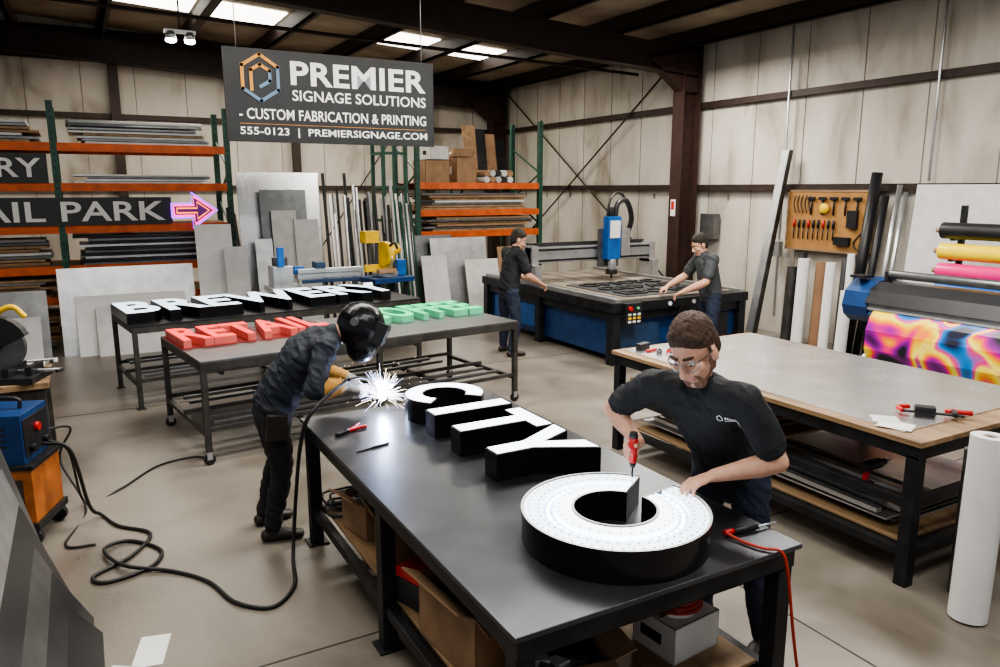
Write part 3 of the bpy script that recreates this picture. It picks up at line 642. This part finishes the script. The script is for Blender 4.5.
b.prism([(-.355,1.10),(-.32,1.2),(-.17,1.32),(-.15,1.335),(-.3,1.24),(-.37,1.10)],MP,.3,2.7,'black')
b.cyl((PX-.27,5.45,.95),(PX-.27,3.1,.95),.07,'bluedk',seg=20); b.cyl((PX-.05,5.4,1.42),(PX-.05,3.1,1.42),.05,'aludk',seg=20)
for y in(5.42,3.1): b.b2((PX-.1,y-.02,1.3),(PX,y+.02,1.45),'black')
pts=[(PX-.33,1.02),(PX-.40,.94),(PX-.45,.80),(PX-.45,.58),(PX-.40,.46),(PX-.3,.40)]
for (a,c) in zip(pts,pts[1:]): b.slab([(a[0],5.38,a[1]),(a[0],3.1,a[1]),(c[0],3.1,c[1]),(c[0],5.38,c[1])],.004,'print')
b.cyl((PX-.25,5.5,.42),(PX-.25,3.0,.42),.06,'white'); b.b2((PX-.48,2.8,.16),(PX-.36,5.7,.32),'steeld')
for y in(5.6,2.9): b.b2((PX-.1,y-.05,.08),(PX+.05,y+.05,.9),'steeld'); b.b2((PX-.5,y-.04,.05),(PX+.35,y+.04,.12),'steeld')
for y in(5.6,2.9):
    for x in(PX-.45,PX+.3): b.cyl((x,y-.02,.03),(x,y+.02,.03),.03,'black')
b.box((PX-.2,5.66,1.38),(.2,.18,.03),'black'); b.finish(bevel=.006)
# ------------------------------------------------------------ left side
b=B('saw_bench'); b.b2((-1.6,6.7,.86),(-.32,7.6,.91),'ply'); 
for x in(-1.55,-.42):
    for y in(6.74,7.5): b.b2((x,y,0),(x+.07,y+.07,.86),'frame')
b.b2((-1.5,6.78,.3),(-.4,7.5,.33),'ply'); b.b2((-1.5,6.75,.75),(-.4,6.8,.86),'frame')
for i in range(5): b.b2((-1.4+.2*i,6.85,.33),(-1.25+.2*i,7.3,.45+.05*(i%3)),['card','aludk','ply','black','alu'][i])
b.finish(bevel=.004)
b=B('abrasive_chop_saw')
b.b2((-.25,-.2,0),(.28,.2,.05),'steeld'); b.b2((.05,-.16,.05),(.1,.16,.12),'steeld'); b.cyl((-.02,-.02,.27),(-.02,.02,.27),.2,'aludk',seg=36); b.cyl((-.02,-.05,.27),(-.02,-.02,.27),.03,'steeld')
g=[(.23*math.cos(a),.23*math.sin(a)) for a in [r(20+i*16) for i in range(13)]]
b.prism(g,frame((-.02,.04,.28),(1,0,0),(0,0,1),(0,-1,0)),0,.08,'black')
b.cyl((-.1,.04,.3),(-.1,.25,.3),.08,'black'); b.tube([(-.08,.0,.45),(.02,0,.55),(.12,0,.58),(.2,0,.5)],.022,'yellow'); b.bar((-.2,.05,.05),(-.14,.05,.3),.06,.06,'steeld'); b.cyl((.1,0,.07),(.42,0,.07),.014,'alu'); b.tube([(.40,-.05,.07),(.42,.0,.07),(.40,.05,.07)],.014,'steeld'); b.box((.22,0,.08),(.05,.22,.08),'steeld')
b.finish(loc=(-.62,6.95,.91),rotz=-.35,bevel=.004)
b=B('steel_tube_offcuts')
for i in range(6): b.bar((-1.45+.05*i,7.27+.045*i,.93),(-.42+.03*i,7.25+.045*i,.93),.035,.03,['alu','frame','white'][i%3])
b.finish()
b=B('welding_machine_cart')
b.b2((-.28,-.24,.12),(.28,.24,.17),'steeld'); b.b2((-.26,-.22,.17),(.26,.22,.55),'orangep'); b.b2((-.2,-.225,.24),(.2,-.22,.48),'frame'); b.b2((-.28,-.24,.55),(.28,.24,.58),'steeld')
for x in(-.22,.22):
    for y in(-.2,.2): b.cyl((x,y-.02,.06),(x,y+.02,.06),.06,'black')
b.b2((-.22,-.2,.58),(.22,.2,.92),'blue'); b.b2((.2,-.18,.62),(.226,.18,.88),'black'); b.tube([(-.14,0,.92),(-.12,0,.99),(.12,0,.99),(.14,0,.92)],.014,'black')
for y in(-.1,.1): b.cyl((.22,y,.67),(.26,y,.67),.025,'steeld'); 
for z in (.70,.74,.78,.82): b.b2((-.15,-.203,z),(.12,-.199,z+.015),'black')
b.cyl((.226,0,.79),(.25,0,.79),.03,'redp'); b.box((-.02,-.203,.87),(.2,.01,.03),'alu'); b.finish(loc=(-.60,5.98,0),rotz=-.35,bevel=.012)
b=B('leaning_steel_plates')
for i in range(6):
    o=.04*i; e=4.92-.10*i-.09*(i%2); tz=1.06-.13*i
    b.slab([(-.44+o,2.2,0),(-.44+o,e,0),(-.68+o*.7,e,tz),(-.68+o*.7,2.2,tz)],-.008,['aludk','alu','steel','aludk','steel','steel'][i])
o2=b.finish(loc=(.15,0,0))
b=B('plate_a_frame'); 
for y in(3.1,4.5): b.bar((-.82,y,0.02),(-.585,y,1.1),.05,.05,'steeld'); b.bar((-1.15,y,.02),(-.6,y,1.1),.05,.05,'steeld'); b.bar((-1.15,y,.03),(-.82,y,.03),.05,.05,'steeld')
b.bar((-.60,3.0,1.1),(-.60,4.6,1.1),.04,.04,'steeld'); b.finish()
b=B('welding_cable')
b.tube([(-.36,5.9,.66),(-.2,5.85,.6),(-.12,5.9,.15),(-.05,6.0,.02),(.05,5.75,.012),(.24,5.5,.012),(.1,5.2,.012),(-.12,5.02,.012),(-.05,4.9,.012),(.2,4.98,.012),(.28,5.2,.012),(.1,5.45,.014),(-.05,5.35,.03),(.05,5.05,.03),(.32,4.85,.012),(.5,4.6,.012),(.6,4.28,.012),(.78,4.12,.012),(.95,4.3,.012),(1.02,4.6,.05),(1.08,4.70,.4),(1.1,4.58,.8),(1.14,4.50,1.0),(1.3,4.56,1.12),(1.44,4.66,1.16)],.013,'cord',n=10); b.finish()
b=B('ground_cable'); b.tube([(-.36,6.0,.66),(-.22,6.15,.5),(-.15,6.3,.02),(.1,6.5,.012),(.4,6.9,.012),(.7,7.0,.012),(.85,6.85,.02)],.009,'cord',n=10)
b.tube([(-.36,6.1,.7),(-.2,6.4,.6),(-.3,6.6,.3),(-.15,6.2,.012),(-.28,5.6,.012),(-.1,5.5,.012)],.009,'cord',n=10); b.finish()
b=B('floor_paper_scrap'); b.box((0,0,.001),(.15,.28,.002),'white',(0,0,.1)); b.finish(loc=(.13,4.02,0.001),rotz=-.35)
b=B('floor_paper_scrap.001'); b.box((0,0,.001),(.2,.1,.002),'whiteb'); b.finish(loc=(-.0,3.88,0.001),rotz=-.6)
# ------------------------------------------------------------ people
class Body:
    def __init__(s): s.p=[]; s.bm=bmesh.new()
    def _rings(s,R):
        seg=20; bm=s.bm; rows=[]
        for c,u,v,a,d in R: rows.append([bm.verts.new(c+u*a*math.cos(2*math.pi*k/seg)+v*d*math.sin(2*math.pi*k/seg)) for k in range(seg)])
        for r0,r1 in zip(rows,rows[1:]):
            for k in range(seg): bm.faces.new((r0[k],r0[(k+1)%seg],r1[(k+1)%seg],r1[k]))
        bm.faces.new(rows[0][::-1]); bm.faces.new(rows[-1])
    def loft(s,secs,lat,label,cap=1.):
        C=[V(q[0]) for q in secs]; R=[]
        n=len(C)
        for i in range(n):
            t=(C[min(i+1,n-1)]-C[max(i-1,0)]).normalized(); u=(lat-t*lat.dot(t)).normalized(); v=t.cross(u)
            a,d=secs[i][1],secs[i][2]
            if i==0:
                for an in(80,60,35): R.append((C[0]-t*min(a,d)*cap*math.sin(r(an)),u,v,a*math.cos(r(an)),d*math.cos(r(an))))
            R.append((C[i],u,v,a,d))
            if i==n-1:
                for an in(35,60,80): R.append((C[i]+t*min(a,d)*cap*math.sin(r(an)),u,v,a*math.cos(r(an)),d*math.cos(r(an))))
        s._rings(R)
        for i in range(n-1):
            t=(C[i+1]-C[i]); tn=t.normalized(); u=(lat-tn*lat.dot(tn)).normalized(); v=tn.cross(u)
            s.p.append(('s',C[i],t,u,v,secs[i][1],secs[i][2],secs[i+1][1],secs[i+1][2],label))
    def cone(s,p1,r1,p2,r2,label):
        p1=V(p1);p2=V(p2)
        if (p2-p1).length<1e-5: p2=p1+V((0,0,.001))
        u,_=perp((p2-p1).normalized()); s.loft([(p1,r1,r1),(p2,r2,r2)],u,label)
    def chain(s,P,R,label):
        for i in range(len(P)-1): s.cone(P[i],R[i],P[i+1],R[i+1],label)
    def ell(s,c,rad,R3,label):
        seg=20; rows=[]
        for i in range(1,12):
            ph=math.pi*i/12
            rows.append([s.bm.verts.new(c+R3@V((rad[0]*math.sin(ph)*math.cos(2*math.pi*k/seg),rad[1]*math.sin(ph)*math.sin(2*math.pi*k/seg),-rad[2]*math.cos(ph)))) for k in range(seg)])
        for r0,r1 in zip(rows,rows[1:]):
            for k in range(seg): s.bm.faces.new((r0[k],r0[(k+1)%seg],r1[(k+1)%seg],r1[k]))
        s.bm.faces.new(rows[0][::-1]); s.bm.faces.new(rows[-1])
        s.p.append(('e',c,R3,rad,label))
    def dist(s,P,q):
        if q[0]=='e':
            R=np.array(q[2]); L=(P-np.array(q[1]))@R
            L=L/np.array(q[3]); return (np.linalg.norm(L,axis=1)-1)*min(q[3])
        _,a,t,u,v,a0,d0,a1,d1,_l=q
        a=np.array(a);t=np.array(t);u=np.array(u);v=np.array(v)
        D=P-a; k=np.clip(D@t/(t@t),0,1); E=D-k[:,None]*t
        A=a0+(a1-a0)*k; Dd=d0+(d1-d0)*k; mn=np.minimum(A,Dd); tn=t/np.linalg.norm(t)
        x=E@u/A; y=E@v/Dd; z=E@tn/mn
        return (np.sqrt(x*x+y*y+z*z)-1)*mn
    def build(s,name,mm,vox,it=3,folds=None):
        bmesh.ops.recalc_face_normals(s.bm,faces=s.bm.faces)
        me=bpy.data.meshes.new(name); s.bm.to_mesh(me); s.bm.free()
        o=bpy.data.objects.new(name,me); COL.objects.link(o)
        md=o.modifiers.new('r','REMESH'); md.mode='VOXEL'; md.voxel_size=vox; md.use_smooth_shade=True
        m2=o.modifiers.new('s','SMOOTH'); m2.factor=.5; m2.iterations=it
        bpy.context.view_layer.update(); dg=bpy.context.evaluated_depsgraph_get()
        nm=bpy.data.meshes.new_from_object(o.evaluated_get(dg)); o.modifiers.clear(); o.data=nm; bpy.data.meshes.remove(me)
        labels=[]; 
        for q in s.p:
            if q[-1] not in labels: labels.append(q[-1])
        for l in labels: nm.materials.append(M[mm[l]])
        def lab(P):
            best=np.full(len(P),1e9); idx=np.zeros(len(P),int)
            for q in s.p:
                d=s.dist(P,q); w=d<best; best[w]=d[w]; idx[w]=labels.index(q[-1])
            return idx
        n=len(nm.polygons); C=np.zeros(n*3); nm.polygons.foreach_get('center',C)
        nm.polygons.foreach_set('material_index',lab(C.reshape(-1,3)).astype(np.int32))
        nm.polygons.foreach_set('use_smooth',np.ones(n,bool))
        if folds:
            nv=len(nm.vertices); co=np.zeros(nv*3); nm.vertices.foreach_get('co',co); co=co.reshape(-1,3)
            no=np.zeros(nv*3); nm.vertices.foreach_get('normal',no); no=no.reshape(-1,3); li=lab(co)
            for i in range(nv):
                A=folds.get(labels[li[i]],0)
                if A:
                    p=V(co[i]); fq=5. if labels[li[i]]=='hair' else 1.
                    q=V((p.x*8+p.z*6,p.y*8-p.z*5,p.z*6))*fq
                    f=1-2*abs(noise.noise(q)); f+=.5*(1-2*abs(noise.noise(q*2.1)))
                    co[i]+=no[i]*A*(f-.6)
            nm.vertices.foreach_set('co',co.ravel())
        nm.update(); return o
def headf(bd,c,f,up,s,hair='short',beard=False):
    f=f.normalized(); l=up.cross(f).normalized(); u=f.cross(l).normalized()
    R=Matrix((l,f,u)).transposed()
    def P(x,y,z): return c+(l*x+f*y+u*z)*s
    def E(x,y,z,a,b2,d,lb): bd.ell(P(x,y,z),(a*s,b2*s,d*s),R,lb)
    E(0,-.01,.03,.077,.095,.1,'skin'); E(0,.02,-.045,.06,.072,.078,'skin'); E(0,.066,-.1,.028,.022,.02,'skin')
    for k in(-1,1):
        bd.cone(P(k*.055,.0,-.05),.018*s,P(k*.024,.06,-.1),.017*s,'beard' if beard else 'skin')
        E(k*.04,.062,-.025,.024,.022,.022,'skin'); E(k*.079,-.005,-.012,.010,.019,.033,'skin')
        bd.cone(P(k*.017,.084,.027),.009*s,P(k*.045,.074,.026),.008*s,'skin')
        E(k*.012,.102,-.036,.009,.01,.008,'skin')
        bd.cone(P(k*.016,.092,.034),.0055*s,P(k*.05,.074,.034),.0045*s,'hair')
    bd.cone(P(0,.088,.015),.009*s,P(0,.114,-.028),.013*s,'skin')
    bd.cone(P(-.02,.087,-.06),.006*s,P(.02,.087,-.06),.006*s,'lips'); bd.cone(P(-.016,.087,-.069),.007*s,P(.016,.087,-.069),.007*s,'lips')
    if beard:
        bd.cone(P(-.022,.064,-.1),.023*s,P(.022,.064,-.1),.023*s,'beard'); bd.cone(P(-.024,.083,-.051),.005*s,P(.024,.083,-.051),.005*s,'beard')
        for k in(-1,1): bd.cone(P(k*.03,.078,-.055),.006*s,P(k*.034,.07,-.09),.012*s,'beard'); bd.cone(P(k*.066,.005,-.01),.011*s,P(k*.058,.01,-.06),.016*s,'beard')
    if hair=='short':
        E(0,-.020,.053,.082,.097,.094,'hair'); E(0,-.05,0,.076,.062,.085,'hair')
        for k in(-1,1): bd.cone(P(k*.068,.008,.05),.014*s,P(k*.074,.008,.01),.007*s,'hair'); bd.cone(P(k*.03,.04,.1),.02*s,P(k*.058,.02,.075),.018*s,'hair')
    elif hair=='cap':
        E(0,-.02,.055,.088,.102,.09,'hair'); E(0,.085,.07,.06,.055,.012,'hair'); E(0,-.045,0,.077,.066,.07,'hair')
    return P,R
def handf(bd,w,y,n,side,curl,th,s,label,rad=1.,spread=.0):
    y=y.normalized(); n=(n-y*n.dot(y)).normalized(); x=(n.cross(y) if side=='R' else y.cross(n))
    def P(a,b,c): return w+(x*a+y*b+n*c)*s
    bd.loft([(P(0,-.01,0),.027*s*rad,.021*s*rad),(P(.003,.04,0),.039*s*rad,.017*s*rad),(P(.002,.082,0),.041*s*rad,.013*s*rad)],x,label,.6)
    bd.cone(P(.018,.018,-.006),.017*s*rad,P(.036,.05,-.012),.013*s*rad,label)
    for i,(bx,by,L) in enumerate(((.032,.088,.074),(.0107,.092,.082),(-.0107,.088,.076),(-.0315,.08,.06))):
        p=P(bx*rad,by,0); a=0; q=[p]; R0=(.0096,.0087,.008,.007)
        for j,fr in enumerate((.45,.3,.25)):
            a+=curl[j]+.04*i
            d=(y*math.cos(a)-n*math.sin(a)+x*(bx*spread*math.cos(a))).normalized(); p=p+d*L*fr*s; q.append(p)
        bd.chain([P(bx*.9,by-.03,0)]+q,[.011*s*rad]+[k*s*rad for k in R0],label)
        bd.ell(q[0]+n*.002*s,(.0110*s*rad,)*3,Matrix.Identity(3),label)
    t1=P(.04,.045,-.012); d1=(x*th[0]+y*th[1]+n*th[2]).normalized(); t2=t1+d1*.036*s; d2=(x*th[3]+y*th[4]+n*th[5]).normalized(); t3=t2+d2*.03*s
    bd.chain([P(.025,.025,-.006),t1,t2,t3],[.015*s*rad,.013*s*rad,.0105*s*rad,.0088*s*rad],label)
def lerp(a,b,t): return a+(b-a)*t
def person(name,J,mm,vox,s=1.,long=False,belly=1.,beard=False,hair='short',glove=False,it=3,folds=None,hs=1.04):
    J={k:(V(v) if hasattr(v,'__len__') and len(v)==3 and not hasattr(v[0],'__len__') else v) for k,v in J.items()}
    bd=Body(); pel,che,nek=J['pelvis'],J['chest'],J['neck']
    lat=(J['shL']-J['shR']).normalized(); pl=(J['hipL']-J['hipR']).normalized(); up=V((0,0,1))
    ax=(che-pel).normalized(); ml=(lat+pl).normalized()
    bd.loft([(pel-up*.09*s,.15*s,.115*s),(pel+ax*.06*s,.158*s,.118*s*belly)],pl,'pants')
    bd.loft([(pel-up*.03*s,.168*s,.128*s*belly),(lerp(pel,che,.3),.166*s,.132*s*belly),(lerp(pel,che,.65),.17*s,.128*s*(belly*.5+.5)),(che,.186*s,.126*s),(lerp(che,nek,.55),.17*s,.108*s),(lerp(che,nek,.86),.105*s,.085*s)],ml,'shirt',.35)
    bd.cone(lerp(che,nek,.7),.085*s,lerp(nek,J['head'],.12),.062*s,'shirt')
    bd.cone(nek,.058*s,lerp(nek,J['head'],.75),.055*s,'skin')
    for k in 'RL':
        sh,el,wr=J['sh'+k],J['el'+k],J['wr'+k]
        bd.cone(lerp(nek,sh,.3)-up*.03*s,.066*s,sh,.07*s,'shirt')
        bd.cone(lerp(che,sh,.5),.09*s,sh,.072*s,'shirt')
        if long:
            bd.chain([sh,lerp(sh,el,.5),el,lerp(el,wr,.4),lerp(el,wr,.9)],[.07*s,.064*s,.056*s,.054*s,.043*s],'shirt')
        else:
            bd.chain([sh,lerp(sh,el,.72)],[.071*s,.069*s],'shirt')
            bd.chain([sh,lerp(sh,el,.6),el,lerp(el,wr,.3),lerp(el,wr,.7),wr],[.05*s,.052*s,.045*s,.049*s,.037*s,.029*s],'skin')
        h=J['hand'+k]; lb='glove' if glove else 'skin'
        if glove: bd.chain([lerp(el,wr,.35),lerp(el,wr,.72)],[.070*s,.057*s],'cuff'); bd.chain([lerp(el,wr,.72),wr],[.052*s,.04*s],'glove')
        handf(bd,wr,V(h[0]),V(h[1]),k,h[2],h[3],s*(1.12 if glove else 1.04),lb,1.25 if glove else 1.)
        hp,kn,an=J['hip'+k],J['kn'+k],J['an'+k]; fd=V(J['foot'+k]).normalized()
        bd.chain([hp,lerp(hp,kn,.45),kn,lerp(kn,an,.35),an],[.096*s,.086*s,.065*s,.064*s,.052*s],'pants')
        bd.cone(an+V((0,0,.03)),.045*s,V((an.x,an.y,.055)),.046*s,'shoe')
        gx=V((an.x,an.y,0)); sd=V((-fd.y,fd.x,0))
        bd.loft([(gx-fd*.05*s+V((0,0,.042)),.04*s,.04),(gx+fd*.07*s+V((0,0,.045)),.045*s,.042),(gx+fd*.15*s+V((0,0,.034)),.046*s,.032),(gx+fd*.18*s+V((0,0,.03)),.04*s,.028)],sd,'shoe',.7)
    P,R=headf(bd,J['head'],J['face'],J['up'],s*hs,hair,beard)
    o=bd.build(name,mm,vox,it,folds)
    return o,P,R
def eyes(o,P,R,s,glasses=False):
    b=B('eyes')
    for k in(-1,1):
        b.sph(P(k*.031,.075,.008),.0125*s,'eyew',seg=12,rings=8); b.sph(P(k*.031,.0835,.004),.0062*s,'iris',seg=10,rings=6)
    b.finish(parent=o)
    if glasses:
        b=B('safety_glasses')
        for k in(-1,1):
            pts=[P(k*.006,.106,.022),P(k*.035,.102,.026),P(k*.062,.084,.022),P(k*.064,.08,-.002),P(k*.04,.1,-.016),P(k*.012,.108,-.008)]
            b.tube(pts+[pts[0]],.0016*s,'ledc',seg=6,n=4); b.add(pts,[(0,1,2,3,4,5)],'glass')
            b.tube([P(k*.063,.082,.018),P(k*.08,.03,.012),P(k*.085,-.02,.008)],.0022*s,'black',seg=6,n=4)
        b.finish(parent=o)
mmA=dict(shirt='shirt',pants='jeans',skin='skin',hair='hairbr',beard='beard',lips='lips',shoe='boot')
SA=1.07
JA=dict(pelvis=(2.83,2.63,1.03),chest=(2.57,2.56,1.36),neck=(2.47,2.52,1.52),head=(2.385,2.475,1.680),face=(-.80,-.26,-.54),up=(-.4,0,.9),
 shR=(2.39,2.735,1.465),shL=(2.55,2.30,1.465),elR=(2.33,2.99,1.28),elL=(2.65,2.19,1.19),wrR=(2.325,2.765,1.165),wrL=(2.45,2.38,1.10),
 handR=((-.93,-.2,-.28),(-.1,1,.1),(1.15,1.2,.7),(.35,.6,-.7,.0,.7,-.7)),handL=((-.93,.25,-.24),(-.15,.1,1),(.25,.5,.4),(.8,.7,-.25,.35,.9,-.3)),
 hipR=(2.80,2.73,.98),hipL=(2.86,2.53,.98),knR=(2.80,2.80,.54),knL=(2.86,2.47,.54),anR=(2.88,2.82,.10),anL=(2.95,2.45,.10),footR=(-.95,-.1,0),footL=(-.95,-.35,0))
oA,PA,RA=person('sign_installer_man',JA,mmA,.0046,SA,belly=1.12,beard=True,it=3,folds={'shirt':.009,'pants':.008,'hair':.004},hs=1.14)
eyes(oA,PA,RA,SA,True)
bmx=bmesh.new(); bmx.from_mesh(oA.data); bv=BVHTree.FromBMesh(bmx)
hit=bv.ray_cast(V((2.0,2.20,1.37)),V((.93,.28,0)).normalized())
if hit[0]:
    p,n=hit[0],hit[1].normalized(); xx=V((0,0,1)).cross(n).normalized(); yy=n.cross(xx).normalized()
    bl=B('chest_logo'); 
    def onshirt(x,y):
        q=p+xx*x+yy*y+n*.06; h=bv.ray_cast(q,-n); return (h[0]+n*.003) if h[0] else q-n*.06
    for tx_,yo,hh in (('PREMIER',0,.014),('SIGNAGE',-.017,.012)):
        vs,fs=fontmesh(tx_,.02); w0=max(v.x for v in vs)
        bl.add([onshirt((v.x/w0-.25)*.075,v.y*hh*1.3+yo) for v in vs],fs,'signw')
    hx_=[(.014*math.sin(math.pi/3*i)-.042,.016*math.cos(math.pi/3*i)) for i in range(6)]
    bl.tube([onshirt(*q) for q in hx_+[hx_[0]]],.0016,'signw',smooth=False,seg=6)
    bl.finish(parent=oA)
bmx.free()
b=B('power_screwdriver'); tx,ty=2.238,2.70
b.cyl((tx,ty,1.10),(tx,ty,1.225),.019,'redp',seg=16,r2=.022); b.cyl((tx,ty,1.225),(tx,ty,1.25),.023,'black',seg=16,r2=.019); b.cyl((tx,ty,1.075),(tx,ty,1.10),.012,'black',seg=14,r2=.018); b.cyl((tx,ty,TZ+H),(tx,ty,1.08),.0045,'steeld',seg=8); b.finish()
# --- welder
mmB=dict(shirt='jacket',pants='pants',skin='skin',hair='hairdk',beard='hairdk',lips='lips',shoe='boot',glove='glove',cuff='cuff')
SB=1.07
JB=dict(pelvis=(1.04,5.06,.97),chest=(1.25,4.97,1.30),neck=(1.43,4.91,1.43),head=(1.585,4.87,1.475),face=(.82,-.50,-.42),up=(.40,0,.9),
 shR=(1.34,4.75,1.38),shL=(1.37,5.12,1.38),elR=(1.21,4.61,1.14),elL=(1.42,5.22,1.10),wrR=(1.44,4.70,1.12),wrL=(1.60,5.0,1.06),
 handR=((.85,.35,-.3),(.1,-.5,.85),(.9,.9,.6),(.5,.7,-.5,.1,.8,-.6)),handL=((.3,-.85,-.25),(.5,.2,.8),(.8,.8,.5),(.5,.7,-.5,.1,.8,-.6)),
 hipR=(1.03,4.95,.92),hipL=(1.03,5.17,.92),knR=(1.07,5.0,.52),knL=(1.09,5.24,.52),anR=(.98,5.0,.1),anL=(.99,5.30,.1),footR=(.97,-.2,0),footL=(.97,.2,0))
oB,PB,RB=person('welder_man',JB,mmB,.0058,SB,long=True,glove=True,it=3,folds={'shirt':.013,'pants':.010,'cuff':.004})
hb=Body(); 
def PE(x,y,z,a,bb,d): hb.ell(PB(x,y,z),(a,bb,d),RB,'h')
PE(0,.025,.02,.135,.165,.17); PE(0,.085,-.085,.105,.11,.13)
oh=hb.build('welding_helmet',{'h':'blackg'},.007,6); oh.parent=oB
b=B('helmet_visor'); l_,f_,u_=RB.col[0],RB.col[1],RB.col[2]
c=PB(0,.188,.02); MvF=frame(c,l_,u_,f_)
vp=lambda w,h: [(-w,-h),(w,-h),(w,h),(-w,h)]
b.prism(vp(.092,.076),MvF,-.08,.004,'black'); b.prism(vp(.076,.06),MvF,.004,.009,'visor')
for k in(-1,1): b.cyl(PB(k*.12,.0,.03),PB(k*.145,.0,.03),.028,'aludk')
b.finish(parent=oB,bevel=.006)
b=B('tool_pouch'); pc=V(JB['pelvis'])
b.box((pc.x-.02,pc.y-.20,pc.z-.12),(.14,.05,.18),'boot',(0,.1,0)); b.finish(parent=oB,bevel=.01)
b=B('welding_torch'); b.tube([(1.46,4.68,1.16),(1.56,4.74,1.15),(1.64,4.78,1.11),(1.705,4.80,1.035)],.011,'black'); b.cyl((1.695,4.795,1.045),(1.722,4.80,1.005),.012,'gold',r2=.008); b.finish()
b=B('welding_sparks'); sp=V((1.735,4.80,.98)); b.sph(sp,.028,'arc')
for i in range(190):
    a=random.uniform(0,2*math.pi); e=random.uniform(-.35,1.45); d=V((math.cos(a)*math.cos(e),math.sin(a)*math.cos(e),math.sin(e)))
    L=random.uniform(.02,.12)*(1 if random.random()<.75 else 1.8); st=random.uniform(.02,.11)
    p0=sp+d*st; p2=sp+d*(st+L)+V((0,0,-L*L*.9)); p1=(p0+p2)/2+V((0,0,.004))
    if min(p0.z,p2.z)<TZ+.005: continue
    b.tube([p0,p1,p2],random.uniform(.0004,.0009),'spark' if i%2 else 'sparkb',seg=4,n=2)
for i in range(60):
    a=random.uniform(0,2*math.pi); q=random.uniform(.05,.30); b.sph((sp.x+q*math.cos(a),sp.y+q*math.sin(a),sp.z+random.uniform(-.05,.25)),.0014,'spark',seg=5,rings=4)
b.finish()
l=bpy.data.lights.new('arc_light','POINT'); l.energy=17; l.color=(.50,.64,1); l.shadow_soft_size=.03; o=bpy.data.objects.new('arc_light',l); COL.objects.link(o); o.location=sp+V((.0,-.03,.06))
# --- back men
mmC=dict(mmA); mmC.update(hair='hairdk',pants='jeans')
JC=dict(pelvis=(5.38,9.42,.99),chest=(5.47,9.44,1.34),neck=(5.51,9.45,1.53),head=(5.56,9.45,1.67),face=(.8,-.2,-.4),up=(0,0,1),
 shR=(5.48,9.23,1.48),shL=(5.48,9.66,1.48),elR=(5.56,9.16,1.17),elL=(5.58,9.71,1.17),wrR=(5.82,9.25,1.04),wrL=(5.96,9.62,1.03),
 handR=((1,.1,-.55),(.5,0,.85),(.5,.5,.4),(.8,.6,-.2,.3,.9,-.3)),handL=((1,-.1,-.4),(.3,0,.9),(.5,.5,.4),(.8,.6,-.2,.3,.9,-.3)),
 hipR=(5.38,9.32,.93),hipL=(5.38,9.52,.93),knR=(5.43,9.26,.5),knL=(5.41,9.58,.5),anR=(5.33,9.22,.1),anL=(5.41,9.62,.1),footR=(1,-.1,0),footL=(1,.1,0))
oC,PC,RC=person('machine_operator_man',JC,mmC,.009,1.09,it=3,folds={'shirt':.009,'pants':.009},hs=1.06); eyes(oC,PC,RC,1.02)
mmD=dict(mmA); mmD.update(shirt='greyt',hair='hairdk')
JD=dict(pelvis=(7.60,7.62,.98),chest=(7.54,7.66,1.32),neck=(7.50,7.69,1.50),head=(7.44,7.72,1.64),face=(-.8,.2,-.45),up=(0,0,1),
 shR=(7.61,7.88,1.46),shL=(7.45,7.46,1.46),elR=(7.48,8.02,1.18),elL=(7.32,7.44,1.16),wrR=(7.24,8.10,1.04),wrL=(7.10,7.64,1.02),
 handR=((-.9,.3,-.5),(-.4,0,.9),(.5,.5,.4),(.8,.6,-.2,.3,.9,-.3)),handL=((-.55,.75,-.45),(-.2,.2,.9),(.5,.5,.4),(.8,.6,-.2,.3,.9,-.3)),
 hipR=(7.64,7.71,.93),hipL=(7.56,7.53,.93),knR=(7.60,7.78,.5),knL=(7.52,7.5,.5),anR=(7.66,7.76,.1),anL=(7.60,7.46,.1),footR=(-.9,.2,0),footL=(-.9,.2,0))
oD,PD,RD=person('technician_man',JD,mmD,.009,1.12,it=3,hair='short',folds={'shirt':.009,'pants':.008},hs=1.02); eyes(oD,PD,RD,1.0)
